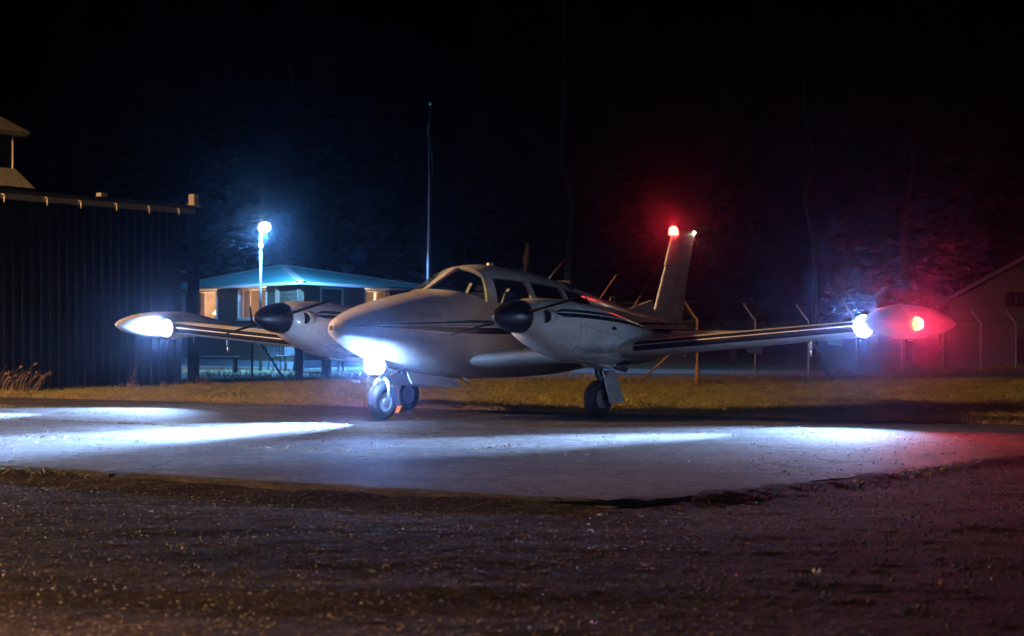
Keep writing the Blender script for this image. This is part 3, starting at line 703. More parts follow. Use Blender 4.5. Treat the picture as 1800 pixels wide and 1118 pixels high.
# ================================================================== lamp post with mast, flagpole
M['lamp_lens'] = emit('yard_lamp_lens', (.62, .85, 1.0), 60.0)
M['pole_grey'] = plain('grey_painted_pole', (.12, .12, .125), .6, 0, 0, 8, .3)
LP = Vector(((458 - 900) / 3600 * 59.0, 59.0, LAWN_Z)); lampz = CAM_H + (588 - 400) / 3600 * 59.0 - LAWN_Z
lamp = empty('yard_lamp', LP); tag(lamp, 'tall lamp post with a blazing blue white lamp in front of the house', 'lamp post')
mb = MB(); mb.tube([(0, 0, 0), (0, 0, 2.2), (0, 0, lampz - .35)], [.042, .038, .032], 10); mb.build('pole', M['pole_grey'], lamp, True)
mb = MB(); mb.tube([(0, 0, lampz - .62), (0, 0, lampz - .48)], .06, 10); mb.build('collar', M['galv'], lamp, True)
mb = MB(); mb.tube([(0, 0, lampz - .36), (.0, -.02, lampz - .1), (.03, -.05, lampz + .22), (.14, -.22, lampz + .22)], .022, 8); mb.build('arm', M['galv'], lamp, True)
mb = MB(); mb.tube([(0, 0, lampz - .36), (0, 0, lampz + 1.75)], [.03, .018], 8); mb.tube([(-.22, 0, lampz + 1.15), (0, 0, lampz + 1.4), (.22, 0, lampz + 1.1)], .012, 5); mb.build('mast', M['dark_metal'], lamp, True)
HM = Matrix.Translation((.14, -.22, lampz + .11)) @ Matrix.Rotation(R(90), 4, 'Y')
mb = MB(); mb.lathe([(-.10, .03), (-.08, .09), (-.03, .11), (-.025, .11)], 18, HM); mb.build('lamp_hood', M['dark_metal'], lamp, True)
mb = MB(); mb.lathe([(-.02, .05), (.0, .10), (.05, .155), (.11, .17), (.17, .155), (.22, .10), (.245, .04), (.25, .005)], 20, HM); mb.build('lamp_lens', M['lamp_lens'], lamp, True)
def point(name, parent, loc, e, c, r=.08):
    li = bpy.data.lights.new(name, 'POINT'); li.energy = e; li.color = c; li.shadow_soft_size = r
    o = bpy.data.objects.new(name, li); link(o, parent); o.location = loc; return o
def spot(name, parent, loc, aim, e, c, ang, blend, r=.05):
    li = bpy.data.lights.new(name, 'SPOT'); li.energy = e; li.color = c; li.spot_size = R(ang); li.spot_blend = blend; li.shadow_soft_size = r
    o = bpy.data.objects.new(name, li); link(o, parent); o.location = loc
    o.rotation_euler = Vector(aim).to_track_quat('-Z', 'Y').to_euler(); return o
LAMP_C = (.12, .42, 1.0)
point('lamp_glow', lamp, (.14, -.22, lampz - .24), 650, LAMP_C, .10)
spot('lamp_light', lamp, (.14, -.22, lampz - .24), (0, .12, -1), 8000, LAMP_C, 168, .12, .10)

FP = Vector(((752 - 900) / 3600 * 60.0, 60.0, LAWN_Z)); ftop = CAM_H + (588 - 185) / 3600 * 60.0 - LAWN_Z
flag = empty('flagpole', FP); tag(flag, 'tall white flagpole rising behind the aircraft cockpit with a limp pennant', 'flagpole')
M['pole_white'] = plain('white_pole', (.16, .16, .17), .45, 0, 0, 6, .2)
mb = MB(); mb.tube([(0, 0, 0), (.02, 0, 3.0), (.08, 0, ftop)], [.06, .048, .03], 12); mb.build('pole', M['pole_white'], flag, True)
mb = MB(); mb.lathe([(0, .03), (.04, .055), (.09, .04), (.11, .0)], 12, Matrix.Translation((.08, 0, ftop)) @ Matrix.Rotation(R(-90), 4, 'Y')); mb.build('finial', M['ridge'], flag, True)
V, F = [], []
for i in range(25):
    t = i / 24; z = ftop - .25 - t * 1.9; w = .04 + .07 * math.sin(t * 7.0) ** 2 * (1 - .3 * t) + (.06 if .78 < t < .95 else 0)
    for j in range(7): s = j / 6; V.append((.07 + (s - .5) * w * 1.3 - .03 * math.sin(t * 5), .055 * math.sin(s * 9 + t * 4) - .06, z))
F = [(i * 7 + j, i * 7 + j + 1, i * 7 + j + 8, i * 7 + j + 7) for i in range(24) for j in range(6)]
mesh_obj('pennant', V, F, plain('pennant_cloth', (.05, .055, .07), .9, 0, 0, 4, .4), flag, True)

# ================================================================== pale house on the right
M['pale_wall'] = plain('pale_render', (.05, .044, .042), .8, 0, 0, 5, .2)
M['night_glass'] = plain('night_window', (.01, .011, .014), .08, 0, 0, 2, .1)
rh = Vector(((1668 - 900) / 3600 * 66, 66, LAWN_Z)); rd = Vector((.98, -.2, 0)); rn = Vector((-.2, -.98, 0))
barn = empty('pale_house', rh); tag(barn, 'dim pale gabled house behind the fence at the right edge', 'house')
RMx = frame_M(Vector((0, 0, 0)), rd, rn)
def z_at(v, d=67): return CAM_H + (588 - v) / 3600 * d - LAWN_Z
e0 = z_at(531); W = 6.4; gz = e0 + 1.75
mb = MB(); V = [(0, 0, 0), (W, 0, 0), (W, 0, e0), (W / 2, 0, gz), (0, 0, e0)]
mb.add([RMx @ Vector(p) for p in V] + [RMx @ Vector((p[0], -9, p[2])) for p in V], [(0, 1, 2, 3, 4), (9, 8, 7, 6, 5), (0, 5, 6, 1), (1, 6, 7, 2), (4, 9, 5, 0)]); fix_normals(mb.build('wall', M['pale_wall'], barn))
mb = MB()
for a, b in (((-.35, e0 - .16), (W / 2, gz + .04)), ((W / 2, gz + .04), (W + .35, e0 - .16))):
    mb.hexa([RMx @ Vector(p) for p in ((a[0], .3, a[1]), (b[0], .3, b[1]), (b[0], -9.3, b[1]), (a[0], -9.3, a[1]), (a[0], .3, a[1] + .14), (b[0], .3, b[1] + .14), (b[0], -9.3, b[1] + .14), (a[0], -9.3, a[1] + .14))])
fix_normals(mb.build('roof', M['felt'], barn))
for x0, x1, z0, z1 in ((1.78, 2.42, z_at(540), z_at(515)), (2.05, 3.0, z_at(638), z_at(592))):
    mb = MB()
    for a, b, c, d in ((x0 - .06, x0, z0 - .06, z1 + .06), (x1, x1 + .06, z0 - .06, z1 + .06), (x0, x1, z1, z1 + .06), (x0, x1, z0 - .06, z0), ((x0 + x1) / 2 - .02, (x0 + x1) / 2 + .02, z0, z1)): mb.box(a, b, -.02, .035, c, d, RMx)
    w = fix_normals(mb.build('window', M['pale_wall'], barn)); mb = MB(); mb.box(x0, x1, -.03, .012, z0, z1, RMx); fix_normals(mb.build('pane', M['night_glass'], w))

# ================================================================== garden furniture by the lit house
M['plastic'] = plain('white_garden_plastic', (.20, .21, .23), .5, 0, 0, 10, .15)
def garden_chair(u, d, rz, label):
    r = empty('garden_chair', ((u - 900) / 3600 * d, d, LAWN_Z), rz); tag(r, label, 'chair', 'garden chairs by the lit house')
    MB().box(-.22, .22, -.22, .22, .40, .43).build('seat', M['plastic'], r)
    mb = MB()
    for i in range(5): mb.box(-.20 + i * .09, -.14 + i * .09, .20, .225, .45, .86)
    mb.box(-.22, .22, .195, .23, .84, .90); mb.build('backrest', M['plastic'], r)
    for x in (-.19, .19):
        for y in (-.19, .19): MB().tube([(x, y, 0), (x * .9, y * .9, .40)], .018, 6).build('leg', M['plastic'], r, True)
    return r
garden_chair(487, 58.8, .5, 'left one of two white garden chairs seen under the far wing'); garden_chair(502, 59.3, -.6, 'right one of two white garden chairs seen under the far wing')
def bench(u, d, rz, label, w=1.3):
    r = empty('garden_bench', ((u - 900) / 3600 * d, d, LAWN_Z), rz); tag(r, label, 'bench')
    for y in (-.15, 0, .15): MB().box(-w / 2, w / 2, y - .06, y + .06, .40, .435).build('slat', M['wood_dark'], r)
    for x in (-w / 2 + .12, w / 2 - .12): MB().box(x - .04, x + .04, -.2, .2, 0, .399).build('leg', M['wood_dark'], r)
bench(380, 56.6, .25, 'dark wooden bench on the lit yard behind the steel post')
tb = empty('garden_table', ((560 - 900) / 3600 * 58.5, 58.5, LAWN_Z), .3); tag(tb, 'dark wooden garden table behind the gate below the far engine', 'table')
for k in range(6): MB().box(-.8, .8, -.42 + k * .14, -.29 + k * .14, .70, .74).build('plank', M['wood_dark'], tb)
for x in (-.65, .65):
    mb = MB(); mb.tube([(x, -.38, 0), (x, .12, .69)], .035, 6); mb.tube([(x, .38, 0), (x, -.12, .69)], .035, 6); mb.build('leg', M['wood_dark'], tb)

# ================================================================== trees behind
M['bark'] = plain('tree_bark', (.10, .08, .065), .9, 0, 0, 5, .5, .6)
M['birch'] = plain('birch_bark', (.03, .027, .025), .9, 0, 0, 3, .6, .4)
M['needles'] = plain('dark_needles', (.016, .022, .014), .9, 0, 0, 2, .05)
def conifer(h, seed):
    rr = random.Random(seed); root = empty('spruce_tree')
    mb = MB(); mb.tube([(0, 0, 0), (.05, 0, h * .5), (0, .05, h)], [h * .014, h * .009, .01], 7); mb.build('trunk', M['bark'], root, True)
    V = []; F = []
    z = h * .12
    while z < h * .99:
        k = (1 - z / h); R_ = h * .17 * k ** .8 + .15
        for b in range(7):
            a = rr.uniform(0, 6.283); L = R_ * rr.uniform(.6, 1.1)
            for q in range(9):
                t = (q + rr.random()) / 9; c = Vector((math.cos(a) * L * t, math.sin(a) * L * t, z - L * .28 * t + rr.gauss(0, .06)))
                s = .30 * (1.15 - t) * (.5 + k) + .10
                for _ in range(2):
                    p = [c + Vector((rr.gauss(0, s), rr.gauss(0, s), rr.gauss(0, s * .45))) for _ in range(3)]; n = len(V); V += p; F.append((n, n + 1, n + 2))
        z += h * .028
    mesh_obj('crown', V, F, M['needles'], root); return root
def bare_tree(h, seed, mat):
    rr = random.Random(seed); root = empty('bare_birch'); tk = MB(); tw = MB()
    pts = [Vector((0, 0, 0))]
    for i in range(1, 9): pts.append(Vector((rr.gauss(0, .10) * i * .5, rr.gauss(0, .10) * i * .5, h * i / 8)))
    tk.tube(pts, [h * .012 * (1 - i / 9) + .01 for i in range(9)], 8); tk.build('trunk', mat, root, True)
    def br(p, d, L, r, lv):
        q = [p]; dd = d.copy()
        for i in range(4): dd = (dd + Vector((rr.gauss(0, .13), rr.gauss(0, .13), rr.gauss(.06, .08)))).normalized(); q.append(q[-1] + dd * (L / 4))
        tw.tube(q, [r, r * .8, r * .6, r * .4, r * .2], 4 if lv < 2 else 3, False)
        if lv < 2:
            for _ in range(5 if lv == 0 else 4):
                i = rr.randint(1, 4); e = (dd + Vector((rr.gauss(0, .6), rr.gauss(0, .6), rr.gauss(.1, .4)))).normalized(); br(q[i], e, L * rr.uniform(.35, .6), r * .45, lv + 1)
    for k in range(26):
        t = rr.uniform(.25, .97); i = min(7, int(t * 8)); p = pts[i].lerp(pts[i + 1], t * 8 - i); a = rr.uniform(0, 6.283)
        br(p, Vector((math.cos(a) * .75, math.sin(a) * .75, .65)).normalized(), h * .28 * (1.15 - t), .035 * (1.2 - t), 0)
    tw.build('crown', mat, root); return root
protoS = [conifer(16, 1), conifer(14, 2)]; protoB = [bare_tree(13, 3, M['birch']), bare_tree(15, 5, M['birch'])]
def lbl(u, kind):
    return None
treeS = [(-60, 82, 1.05, 'tall dark spruce at the far left edge behind the hangar'), (120, 90, 1.2, 'dark spruce behind the hangar roof'), (260, 84, .95, 'dark spruce above the right end of the hangar roof'), (395, 96, 1.25, 'dark spruce left of the yard lamp mast'),
    (560, 92, 1.05, 'dark spruce above the lit teal roof'), (690, 98, 1.15, 'dark spruce left of the flagpole'), (860, 90, 1.0, 'dark spruce right of the flagpole'), (1090, 95, 1.1, 'dark spruce left of the tail fin beacon'),
    (1290, 88, .92, 'dark spruce right of the tail fin'), (1520, 96, 1.08, 'dark spruce behind the right wing light'), (1660, 90, 1.15, 'dark spruce behind the left end of the pale house'), (1790, 94, 1.2, 'dark spruce at the far right edge above the pale house')]
treeB = [(505, 78, .95, 'faint bare birch right of the yard lamp'), (990, 76, 1.05, 'thin bare birch behind the cabin roof, mid picture'), (1430, 72, .9, 'bare birch with forked branches right of the tail fin'), (1600, 80, 1.0, 'faint bare birch above the red wing tip light')]
for protos, lst in ((protoS, treeS), (protoB, treeB)):
    used = set()
    for i, (u, d, s, lb) in enumerate(lst):
        p = protos[i % 2]; o = copy_tree(p) if (i % 2) in used else p; used.add(i % 2)
        o.location = ((u - 900) / 3600 * d, d, LAWN_Z - .1); o.rotation_euler = (0, 0, i * 1.7); o.scale = (s, s, s)
        tag(o, lb, 'tree', 'dark spruces behind the airfield' if protos is protoS else 'bare birches behind the airfield')
sap = empty('young_larch', ((927 - 900) / 3600 * 52, 52, LAWN_Z)); tag(sap, 'slender young larch with its lit tip showing above the cabin roof', 'tree')
mb = MB(); pts = [(.0, 0, 0), (.02, 0, 1.6), (-.03, 0, 2.4), (-.06, 0, 2.9), (.02, 0, 3.35)]; mb.tube(pts, [.04, .03, .022, .015, .006], 6); mb.build('trunk', M['bark'], sap, True)
mb = MB(); rr = random.Random(3)
for k in range(170):
    t = rr.uniform(.3, 1); i = min(3, int(t * 4)); p = Vector(pts[i]).lerp(Vector(pts[i + 1]), t * 4 - i); a = rr.uniform(0, 6.28); L = .16 * (1.2 - t) + .03
    mb.tube([p, p + Vector((math.cos(a) * L, math.sin(a) * L, L * .4))], [.004, .002], 3, False)
mb.build('crown', M['dry_grass'], sap)

# ================================================================== aircraft (local axes: X forward, Y to its left wing, Z up)
plane = empty('twin_engine_aircraft', AC, AC_RZ)
tag(plane, 'white twin engine light aircraft with dark stripes, lights on, parked on the apron', 'aircraft')

def pchip(xs, ys):
    xs = np.array(xs, float); ys = np.array(ys, float); h = np.diff(xs); d = np.diff(ys) / h; m = np.zeros(len(xs)); m[0], m[-1] = d[0], d[-1]
    for i in range(1, len(xs) - 1):
        if d[i - 1] * d[i] > 0: w1, w2 = 2 * h[i] + h[i - 1], h[i] + 2 * h[i - 1]; m[i] = (w1 + w2) / (w1 / d[i - 1] + w2 / d[i])
    def f(x):
        i = int(np.clip(np.searchsorted(xs, x) - 1, 0, len(h) - 1)); t = (x - xs[i]) / h[i]; t = min(1, max(0, t))
        return ((1 + 2 * t) * (1 - t) ** 2) * ys[i] + t * (1 - t) ** 2 * h[i] * m[i] + t * t * (3 - 2 * t) * ys[i + 1] + t * t * (t - 1) * h[i] * m[i + 1]
    return f
class Loft:
    def __init__(s, tab, yc=0.0):
        """tab rows: X, z bottom, z of widest, z top, half width, exponent; X ascending"""
        tab = sorted(tab); xs = [r[0] for r in tab]; s.x0, s.x1 = xs[0], xs[-1]; s.yc = yc
        s.f = [pchip(xs, [r[k] for r in tab]) for k in range(1, 6)]
    def __call__(s, X, th, grow=0.0):
        zb, zm, zt, w, n = [f(X) for f in s.f]; c, q = math.cos(th), math.sin(th)
        cc_ = math.copysign(abs(c) ** (2 / n), c); ss = math.copysign(abs(q) ** (2 / n), q)
        up = (zt - zm) if q >= 0 else (zm - zb)
        return Vector((X, s.yc + (w + grow) * cc_, zm + (up + grow) * ss))
    def th(s, X, z, left=True):
        zb, zm, zt, w, n = [f(X) for f in s.f]
        k = (z - zm) / ((zt - zm) if z >= zm else (zm - zb)); k = max(-1, min(1, k)); t = math.asin(math.copysign(abs(k) ** (n / 2), k))
        return t if left else math.pi - t
    def mesh(s, xs, n=56, grow=0.0, clip=None):
        V = []; m = len(xs)
        for X in xs:
            for k in range(n):
                p = s(X, 2 * math.pi * (k + .5) / n, grow)
                if clip is not None: p.z = max(p.z, clip)
                V.append(p)
        F = [(i * n + k, i * n + (k + 1) % n, (i + 1) * n + (k + 1) % n, (i + 1) * n + k) for i in range(m - 1) for k in range(n)]
        F += [tuple(range(n - 1, -1, -1)), tuple(range((m - 1) * n, m * n))]
        return V, F
def warp(a, b, n, p0=1.0): return [a + (b - a) * (i / n) for i in range(n + 1)]
FUS = Loft([(-4.62, 1.00, 1.05, 1.09, .03, 2), (-4.3, .94, 1.03, 1.13, .085, 2), (-3.7, .84, 1.01, 1.21, .17, 2.1), (-3.0, .73, 1.00, 1.31, .27, 2.2), (-2.3, .62, 1.00, 1.44, .38, 2.3), (-1.6, .53, 1.0, 1.58, .48, 2.4), (-1.0, .48, 1.0, 1.69, .545, 2.5),
    (-.5, .46, 1.0, 1.77, .57, 2.5), (0, .45, 1.0, 1.82, .58, 2.5), (.5, .45, 1.0, 1.845, .58, 2.45), (.9, .46, 1.01, 1.79, .575, 2.35), (1.2, .48, 1.02, 1.66, .565, 2.25), (1.5, .51, 1.03, 1.52, .545, 2.15), (1.8, .56, 1.03, 1.475, .51, 2.1), (2.2, .64, 1.035, 1.41, .44, 2.05),
    (2.55, .74, 1.04, 1.335, .345, 2), (2.8, .83, 1.045, 1.265, .25, 2), (2.95, .90, 1.05, 1.21, .175, 2), (3.05, .955, 1.055, 1.16, .115, 2), (3.105, 1.01, 1.06, 1.11, .055, 2), (3.12, 1.025, 1.06, 1.095, .038, 2)])
xs = warp(-4.62, 2.6, 96) + warp(2.6, 3.05, 14)[1:] + warp(3.05, 3.12, 8)[1:]
V, F = FUS.mesh(xs, 72); body = mesh_obj('fuselage', V, F, M['paint_fuselage'], plane)
body.data.materials.append(M['black'])
fix_normals(body)
def patch(L, c00, c10, c11, c01, nu=14, nv=10, grow=0.0, bow=(0, 0)):
    """corners given as (X, theta); returns grid of points"""
    P = []
    for i in range(nu + 1):
        u = i / nu
        for j in range(nv + 1):
            v = j / nv
            q = [(1 - u) * (1 - v) * c00[k] + u * (1 - v) * c10[k] + u * v * c11[k] + (1 - u) * v * c01[k] for k in (0, 1)]
            q[0] += bow[0] * 4 * u * (1 - u) * (1 - v) + bow[1] * 4 * u * (1 - u) * v
            P.append(L(q[0], q[1], grow))
    return P, [(i * (nv + 1) + j, (i + 1) * (nv + 1) + j, (i + 1) * (nv + 1) + j + 1, i * (nv + 1) + j + 1) for i in range(nu) for j in range(nv)], (nu, nv)
def cutter_from(L, c, bow):
    A, F, (nu, nv) = patch(L, *c, grow=.03, bow=bow); B, _, _ = patch(L, *c, grow=-.07, bow=bow); n = len(A)
    V = A + B; Fa = list(F) + [tuple(n + i for i in reversed(f)) for f in F]
    ring = [i * (nv + 1) for i in range(nu + 1)] + [nu * (nv + 1) + j for j in range(1, nv + 1)] + [i * (nv + 1) + nv for i in range(nu - 1, -1, -1)] + [j for j in range(nv - 1, 0, -1)]
    Fa += [(ring[k], ring[(k + 1) % len(ring)], n + ring[(k + 1) % len(ring)], n + ring[k]) for k in range(len(ring))]
    o = mesh_obj('cutter', V, Fa); fix_normals(o); return o
wins = []
for left in (True, False):
    T = lambda X, z: FUS.th(X, z, left)
    top = R(87.2) if left else R(92.8)
    wins.append(('windshield', [(1.47, top), (.93, T(.93, 1.37)), (.79, T(.79, 1.70)), (.86, top)], (.12, 0.0)))
    wins.append(('side_window', [(.74, T(.74, 1.36)), (.02, T(.02, 1.36)), (.02, T(.02, 1.66)), (.66, T(.66, 1.685))], (0, 0)))
    wins.append(('side_window', [(-.06, T(-.06, 1.36)), (-.74, T(-.74, 1.36)), (-.74, T(-.74, 1.60)), (-.06, T(-.06, 1.655))], (0, 0)))
    wins.append(('side_window', [(-.82, T(-.82, 1.36)), (-1.40, T(-1.40, 1.37)), (-1.36, T(-1.36, 1.50)), (-.82, T(-.82, 1.59))], (0, 0)))
cutters = []
cv = MB(); V, F = FUS.mesh(warp(-1.75, 1.40, 40), 48, -.035, .80); cav = mesh_obj('cutter', V, F, M['black']); fix_normals(cav); cutters.append(cav)
for nm, c, bow in wins: cutters.append(cutter_from(FUS, c, bow))
for c in cutters:
    c.parent = plane
    if not c.data.materials: c.data.materials.append(M['paint_fuselage'])
    md = body.modifiers.new('cut', 'BOOLEAN'); md.operation = 'DIFFERENCE'; md.object = c; md.solver = 'EXACT'
    try: md.material_mode = 'TRANSFER'
    except Exception: pass
dg = bpy.context.evaluated_depsgraph_get(); new = bpy.data.meshes.new_from_object(body.evaluated_get(dg))
body.modifiers.clear(); body.data = new; new.name = 'fuselage'
for c in cutters: bpy.data.objects.remove(c)
edge_smooth(body, 35)
for nm, c, bow in wins:
    P, F, _ = patch(FUS, *c, grow=-.006, bow=bow); mesh_obj(nm, P, F, M['glass'], body, True)
mb = MB(); mb.lathe([(3.085, .030), (3.122, .034), (3.1225, .040), (3.12, .046)], 20, Matrix.Translation((0, 0, 1.06))); mb.build('nose_inlet_ring', M['metal'], body, True)
mb = MB(); mb.lathe([(3.122, .001), (3.1235, .030), (3.1236, .0301)], 20, Matrix.Translation((0, 0, 1.06))); mb.build('nose_inlet', M['black'], body)
def rivets(L, pts, parent, r_=.0055):
    rv = MB()
    for x, z in pts:
        t = L.th(x, z); p = L(x, t, .001); e1 = (L(x, t + .02, .001) - p).normalized(); e2 = (L(x + .02, L.th(x + .02, z), .001) - p).normalized(); nn = e1.cross(e2); nn = nn if nn.y > 0 else -nn
        rv.add([p + (e1 * math.cos(a) + e2 * math.sin(a)) * r_ for a in [k * math.pi / 3 for k in range(6)]] + [p + nn * .0025], [(k, (k + 1) % 6, 6) for k in range(6)])
    o = rv.build('rivet_rows', M['dark_metal'], parent); o['kind'] = 'stuff'; return o
rp_ = [(px + .03, .64 + .055 * k) for px in (2.05, 1.35, -.02, -.78, -1.9) for k in range(13)] + [(1.25 + .07 * k, .86 + .09 * (1.25 + .07 * k)) for k in range(15)] + [(2.25 + .05 * k, .92) for k in range(9)]
rivets(FUS, rp_, body)
# cockpit
mb = MB(); mb.hexa([(1.36, -.47, 1.22), (.86, -.50, 1.20), (.86, .50, 1.20), (1.36, .47, 1.22), (1.34, -.40, 1.37), (.86, -.46, 1.37), (.86, .46, 1.37), (1.34, .40, 1.37)]); fix_normals(mb.build('instrument_panel', M['black'], body))
def seat(x, y):
    mb = MB(); mb.box(x - .22, x + .22, y - .20, y + .20, .86, 1.02); mb.hexa([(x - .30, y - .19, 1.0), (x - .18, y - .20, 1.0), (x - .18, y + .20, 1.0), (x - .30, y + .19, 1.0), (x - .44, y - .16, 1.52), (x - .36, y - .17, 1.52), (x - .36, y + .17, 1.52), (x - .44, y + .16, 1.52)])
    mb.box(x - .46, x - .38, y - .10, y + .10, 1.54, 1.68); return fix_normals(mb.build('seat', M['seat'], body))
for x in (.35, -.65):
    for y in (-.27, .27): seat(x, y)
M['red_led'] = emit('red_cabin_light', (1.0, .06, .10), 9.0)
mb = MB()
for y in (.26, .31): mb.lathe([(0, .004), (.012, .015), (.024, .004)], 8, Matrix.Translation((.70, y, 1.70)))
cl = mb.build('cabin_lamp', M['red_led'], body); point('cabin_light', body, (.66, .28, 1.66), .6, (1.0, .1, .14), .02)
mb = MB(); mb.hexa([(.99, .30, 1.372), (.90, .30, 1.372), (.90, .50, 1.372), (.99, .46, 1.372), (.985, .30, 1.378), (.905, .30, 1.378), (.905, .5, 1.378), (.985, .46, 1.378)]); mb.build('chart', plain('blue_chart', (.08, .25, .32), .7), body)
mb = MB(); mb.hexa([(1.30, -.25, 1.385), (1.05, -.30, 1.385), (1.05, .05, 1.385), (1.28, .02, 1.385), (1.27, -.2, 1.44), (1.07, -.26, 1.43), (1.07, .0, 1.43), (1.25, -.02, 1.45)]); mb.build('folded_cloth', plain('teal_cloth', (.06, .30, .36), .8), body)
# yellow placard on the windshield post
a, b = FUS(.845, FUS.th(.845, 1.62), .014), FUS(.905, FUS.th(.905, 1.42), .014); a2, b2 = FUS(.825, FUS.th(.825, 1.62), .014), FUS(.885, FUS.th(.885, 1.42), .014)
mesh_obj('post_placard', [a, b, b2, a2], [(0, 1, 2, 3)], M['yellow'], body)

# wings
def airfoil(n=22):
    up, lo = [], []
    for i in range(n + 1):
        x = .5 * (1 - math.cos(math.pi * i / n)); yt = 5 * (.2969 * math.sqrt(x) - .126 * x - .3516 * x * x + .2843 * x ** 3 - .1036 * x ** 4); yc = .09 * x * (1 - x)
        up.append((x, yc + yt)); lo.append((x, yc - yt))
    return up[::-1] + lo[1:-1]
AFO = airfoil()
le = pchip([.40, .75, 1.05, 1.35, 1.6, 5.5], [1.22, 1.10, .86, .64, .53, .51]); te = pchip([.40, 2.2, 5.5], [-1.0, -.97, -.86]); thk = pchip([.4, 1.4, 5.5], [.215, .21, .17])
def wing_pt(Y, cx, cyy):
    L_, T_, h = le(Y), te(Y), thk(Y); return Vector((L_ + (T_ - L_) * cx, Y, .66 + .0786 * Y + cyy * h - .02 * cx))
def wing(sign, ya, yb, name, cut=None):
    ys = warp(ya, 1.7, 14) + warp(1.7, yb, 20)[1:] if ya < 1.7 else warp(ya, yb, 16); V = []; n = len(AFO)
    for Y in ys:
        for cx, cyy in AFO:
            p = wing_pt(Y, cx, cyy); V.append(Vector((p.x, sign * p.y, p.z)))
    F = [(i * n + k, i * n + (k + 1) % n, (i + 1) * n + (k + 1) % n, (i + 1) * n + k) for i in range(len(ys) - 1) for k in range(n)] + [tuple(range(n)), tuple(range((len(ys) - 1) * n, len(ys) * n))]
    o = mesh_obj(name, V, F, M['paint_wing'], plane); fix_normals(o); return edge_smooth(o, 50)
M['white_lens'] = emit('white_light_lens', (.80, .92, 1.0), 90.0)
M['red_lens'] = emit('red_light_lens', (1.0, .13, .03), 14.0)
M['beacon_lens'] = emit('red_beacon_lens', (1.0, .07, .05), 18.0)
M['tail_lens'] = emit('tail_light_lens', (1.0, .95, .65), 30.0)
COOL = (.32, .54, 1.0); HALO = (.13, .34, 1.0)
TANK = [(1.18, .012), (1.15, .035), (1.08, .075), (.95, .118), (.75, .160), (.5, .188), (.2, .198), (-.1, .190), (-.4, .162), (-.7, .115), (-.95, .06), (-1.05, .012)]
for sgn, side in ((1, 'left'), (-1, 'right')):
    w = wing(sgn, .40, 5.44, 'wing')
    # wing details: aileron gap line, hinge fairings, tie-down ring, pitot
    for Y, s in ((3.35, 1.0), (4.4, .8)):
        p = wing_pt(Y, .62, -.42); mb = MB()
        mb.hexa([(p.x + .10, sgn * Y - .012, p.z + .03), (p.x - .30, sgn * Y - .012, p.z + .03), (p.x - .30, sgn * Y + .012, p.z + .03), (p.x + .10, sgn * Y + .012, p.z + .03),
                 (p.x + .02, sgn * Y - .010, p.z - .05 * s), (p.x - .26, sgn * Y - .010, p.z - .075 * s), (p.x - .26, sgn * Y + .010, p.z - .075 * s), (p.x + .02, sgn * Y + .010, p.z - .05 * s)]); fix_normals(mb.build('hinge_fairing', M['paint_plain'], w))
    p = wing_pt(4.45, .22, -.48); mb = MB(); mb.tube([(p.x, sgn * 4.45, p.z + .03), (p.x - .01, sgn * 4.45, p.z - .10)], [.022, .018], 10); mb.tube([(p.x - .01, sgn * 4.45, p.z - .085), (p.x - .01, sgn * 4.45, p.z - .17)], .012, 8); mb.build('pitot_mast', M['metal'], w, True)
    p = wing_pt(5.2, .30, -.48); mb = MB(); mb.tube([(p.x, sgn * 5.2, p.z + .02), (p.x, sgn * 5.2, p.z - .09)], .008, 6); mb.build('drain_pipe', M['metal'], w, True)
    p = wing_pt(2.75, .30, -.48); mb = MB(); mb.tube([(p.x, sgn * 2.75, p.z + .01), (p.x + .02, sgn * 2.75, p.z - .05), (p.x - .02, sgn * 2.75, p.z - .05), (p.x, sgn * 2.75, p.z + .01)], .007, 6); mb.build('tie_down_ring', M['metal'], w, True)
    # tip tank
    V = []; n = 28
    for X, r in TANK:
        for k in range(n):
            t = 2 * math.pi * k / n; V.append((X, sgn * 5.60 + r * 1.0 * math.cos(t), 1.125 + .02 * (X < 0) * X + r * .97 * math.sin(t)))
    F = [(i * n + k, i * n + (k + 1) % n, (i + 1) * n + (k + 1) % n, (i + 1) * n + k) for i in range(len(TANK) - 1) for k in range(n)] + [tuple(range(n)), tuple(range((len(TANK) - 1) * n, len(TANK) * n))]
    tk = mesh_obj('tip_tank', V, F, M['paint_plain'], plane); fix_normals(tk); edge_smooth(tk, 60)
    md = tk.modifiers.new('sub', 'SUBSURF'); md.levels = 1; md.render_levels = 1
    mb = MB(); mb.lathe([(0, .03), (.012, .028), (.014, .02)], 12, Matrix.Translation((.1, sgn * 5.6, .932)) @ Matrix.Rotation(R(90), 4, 'Y')); mb.build('fuel_drain', M['metal'], tk, True)
    # landing light in the wing leading edge beside the tank
    lp = Vector((.515, sgn * 5.27, 1.078))
    mb = MB(); mb.lathe([(-.03, .125), (.02, .130), (.035, .122)], 24, Matrix.Translation(lp)); h_ = mb.build('wing_light_housing', M['metal'], plane, True)
    mb = MB(); mb.lathe([(.030, .118), (.060, .10), (.085, .06), (.094, .01)], 24, Matrix.Translation(lp)); mb.build('wing_light_lens', M['white_lens'], h_, True)
    point('wing_light_glow', h_, lp + Vector((.16, 0, .0)), 60, COOL, .05); spot('wing_halo_light', h_, lp + Vector((.15, 0, .02)), (.81, .59, .50), 430 if sgn > 0 else 170, HALO, 84, .5, .06)  # second light is an added spot, turned camerawards to make a glare halo
    spot('wing_light_beam', h_, lp + Vector((.12, 0, 0)), (1, -.30, -.26) if sgn > 0 else (1, .10, -.15), 24000 if sgn > 0 else 44000, COOL, 34, 1.0, .06)
    spot('wing_light_pool', h_, lp + Vector((.14, 0, 0)), (.95, -.12, -1.0) if sgn > 0 else (1, .1, -.75), 4600, COOL, 108, 1.0, .06)
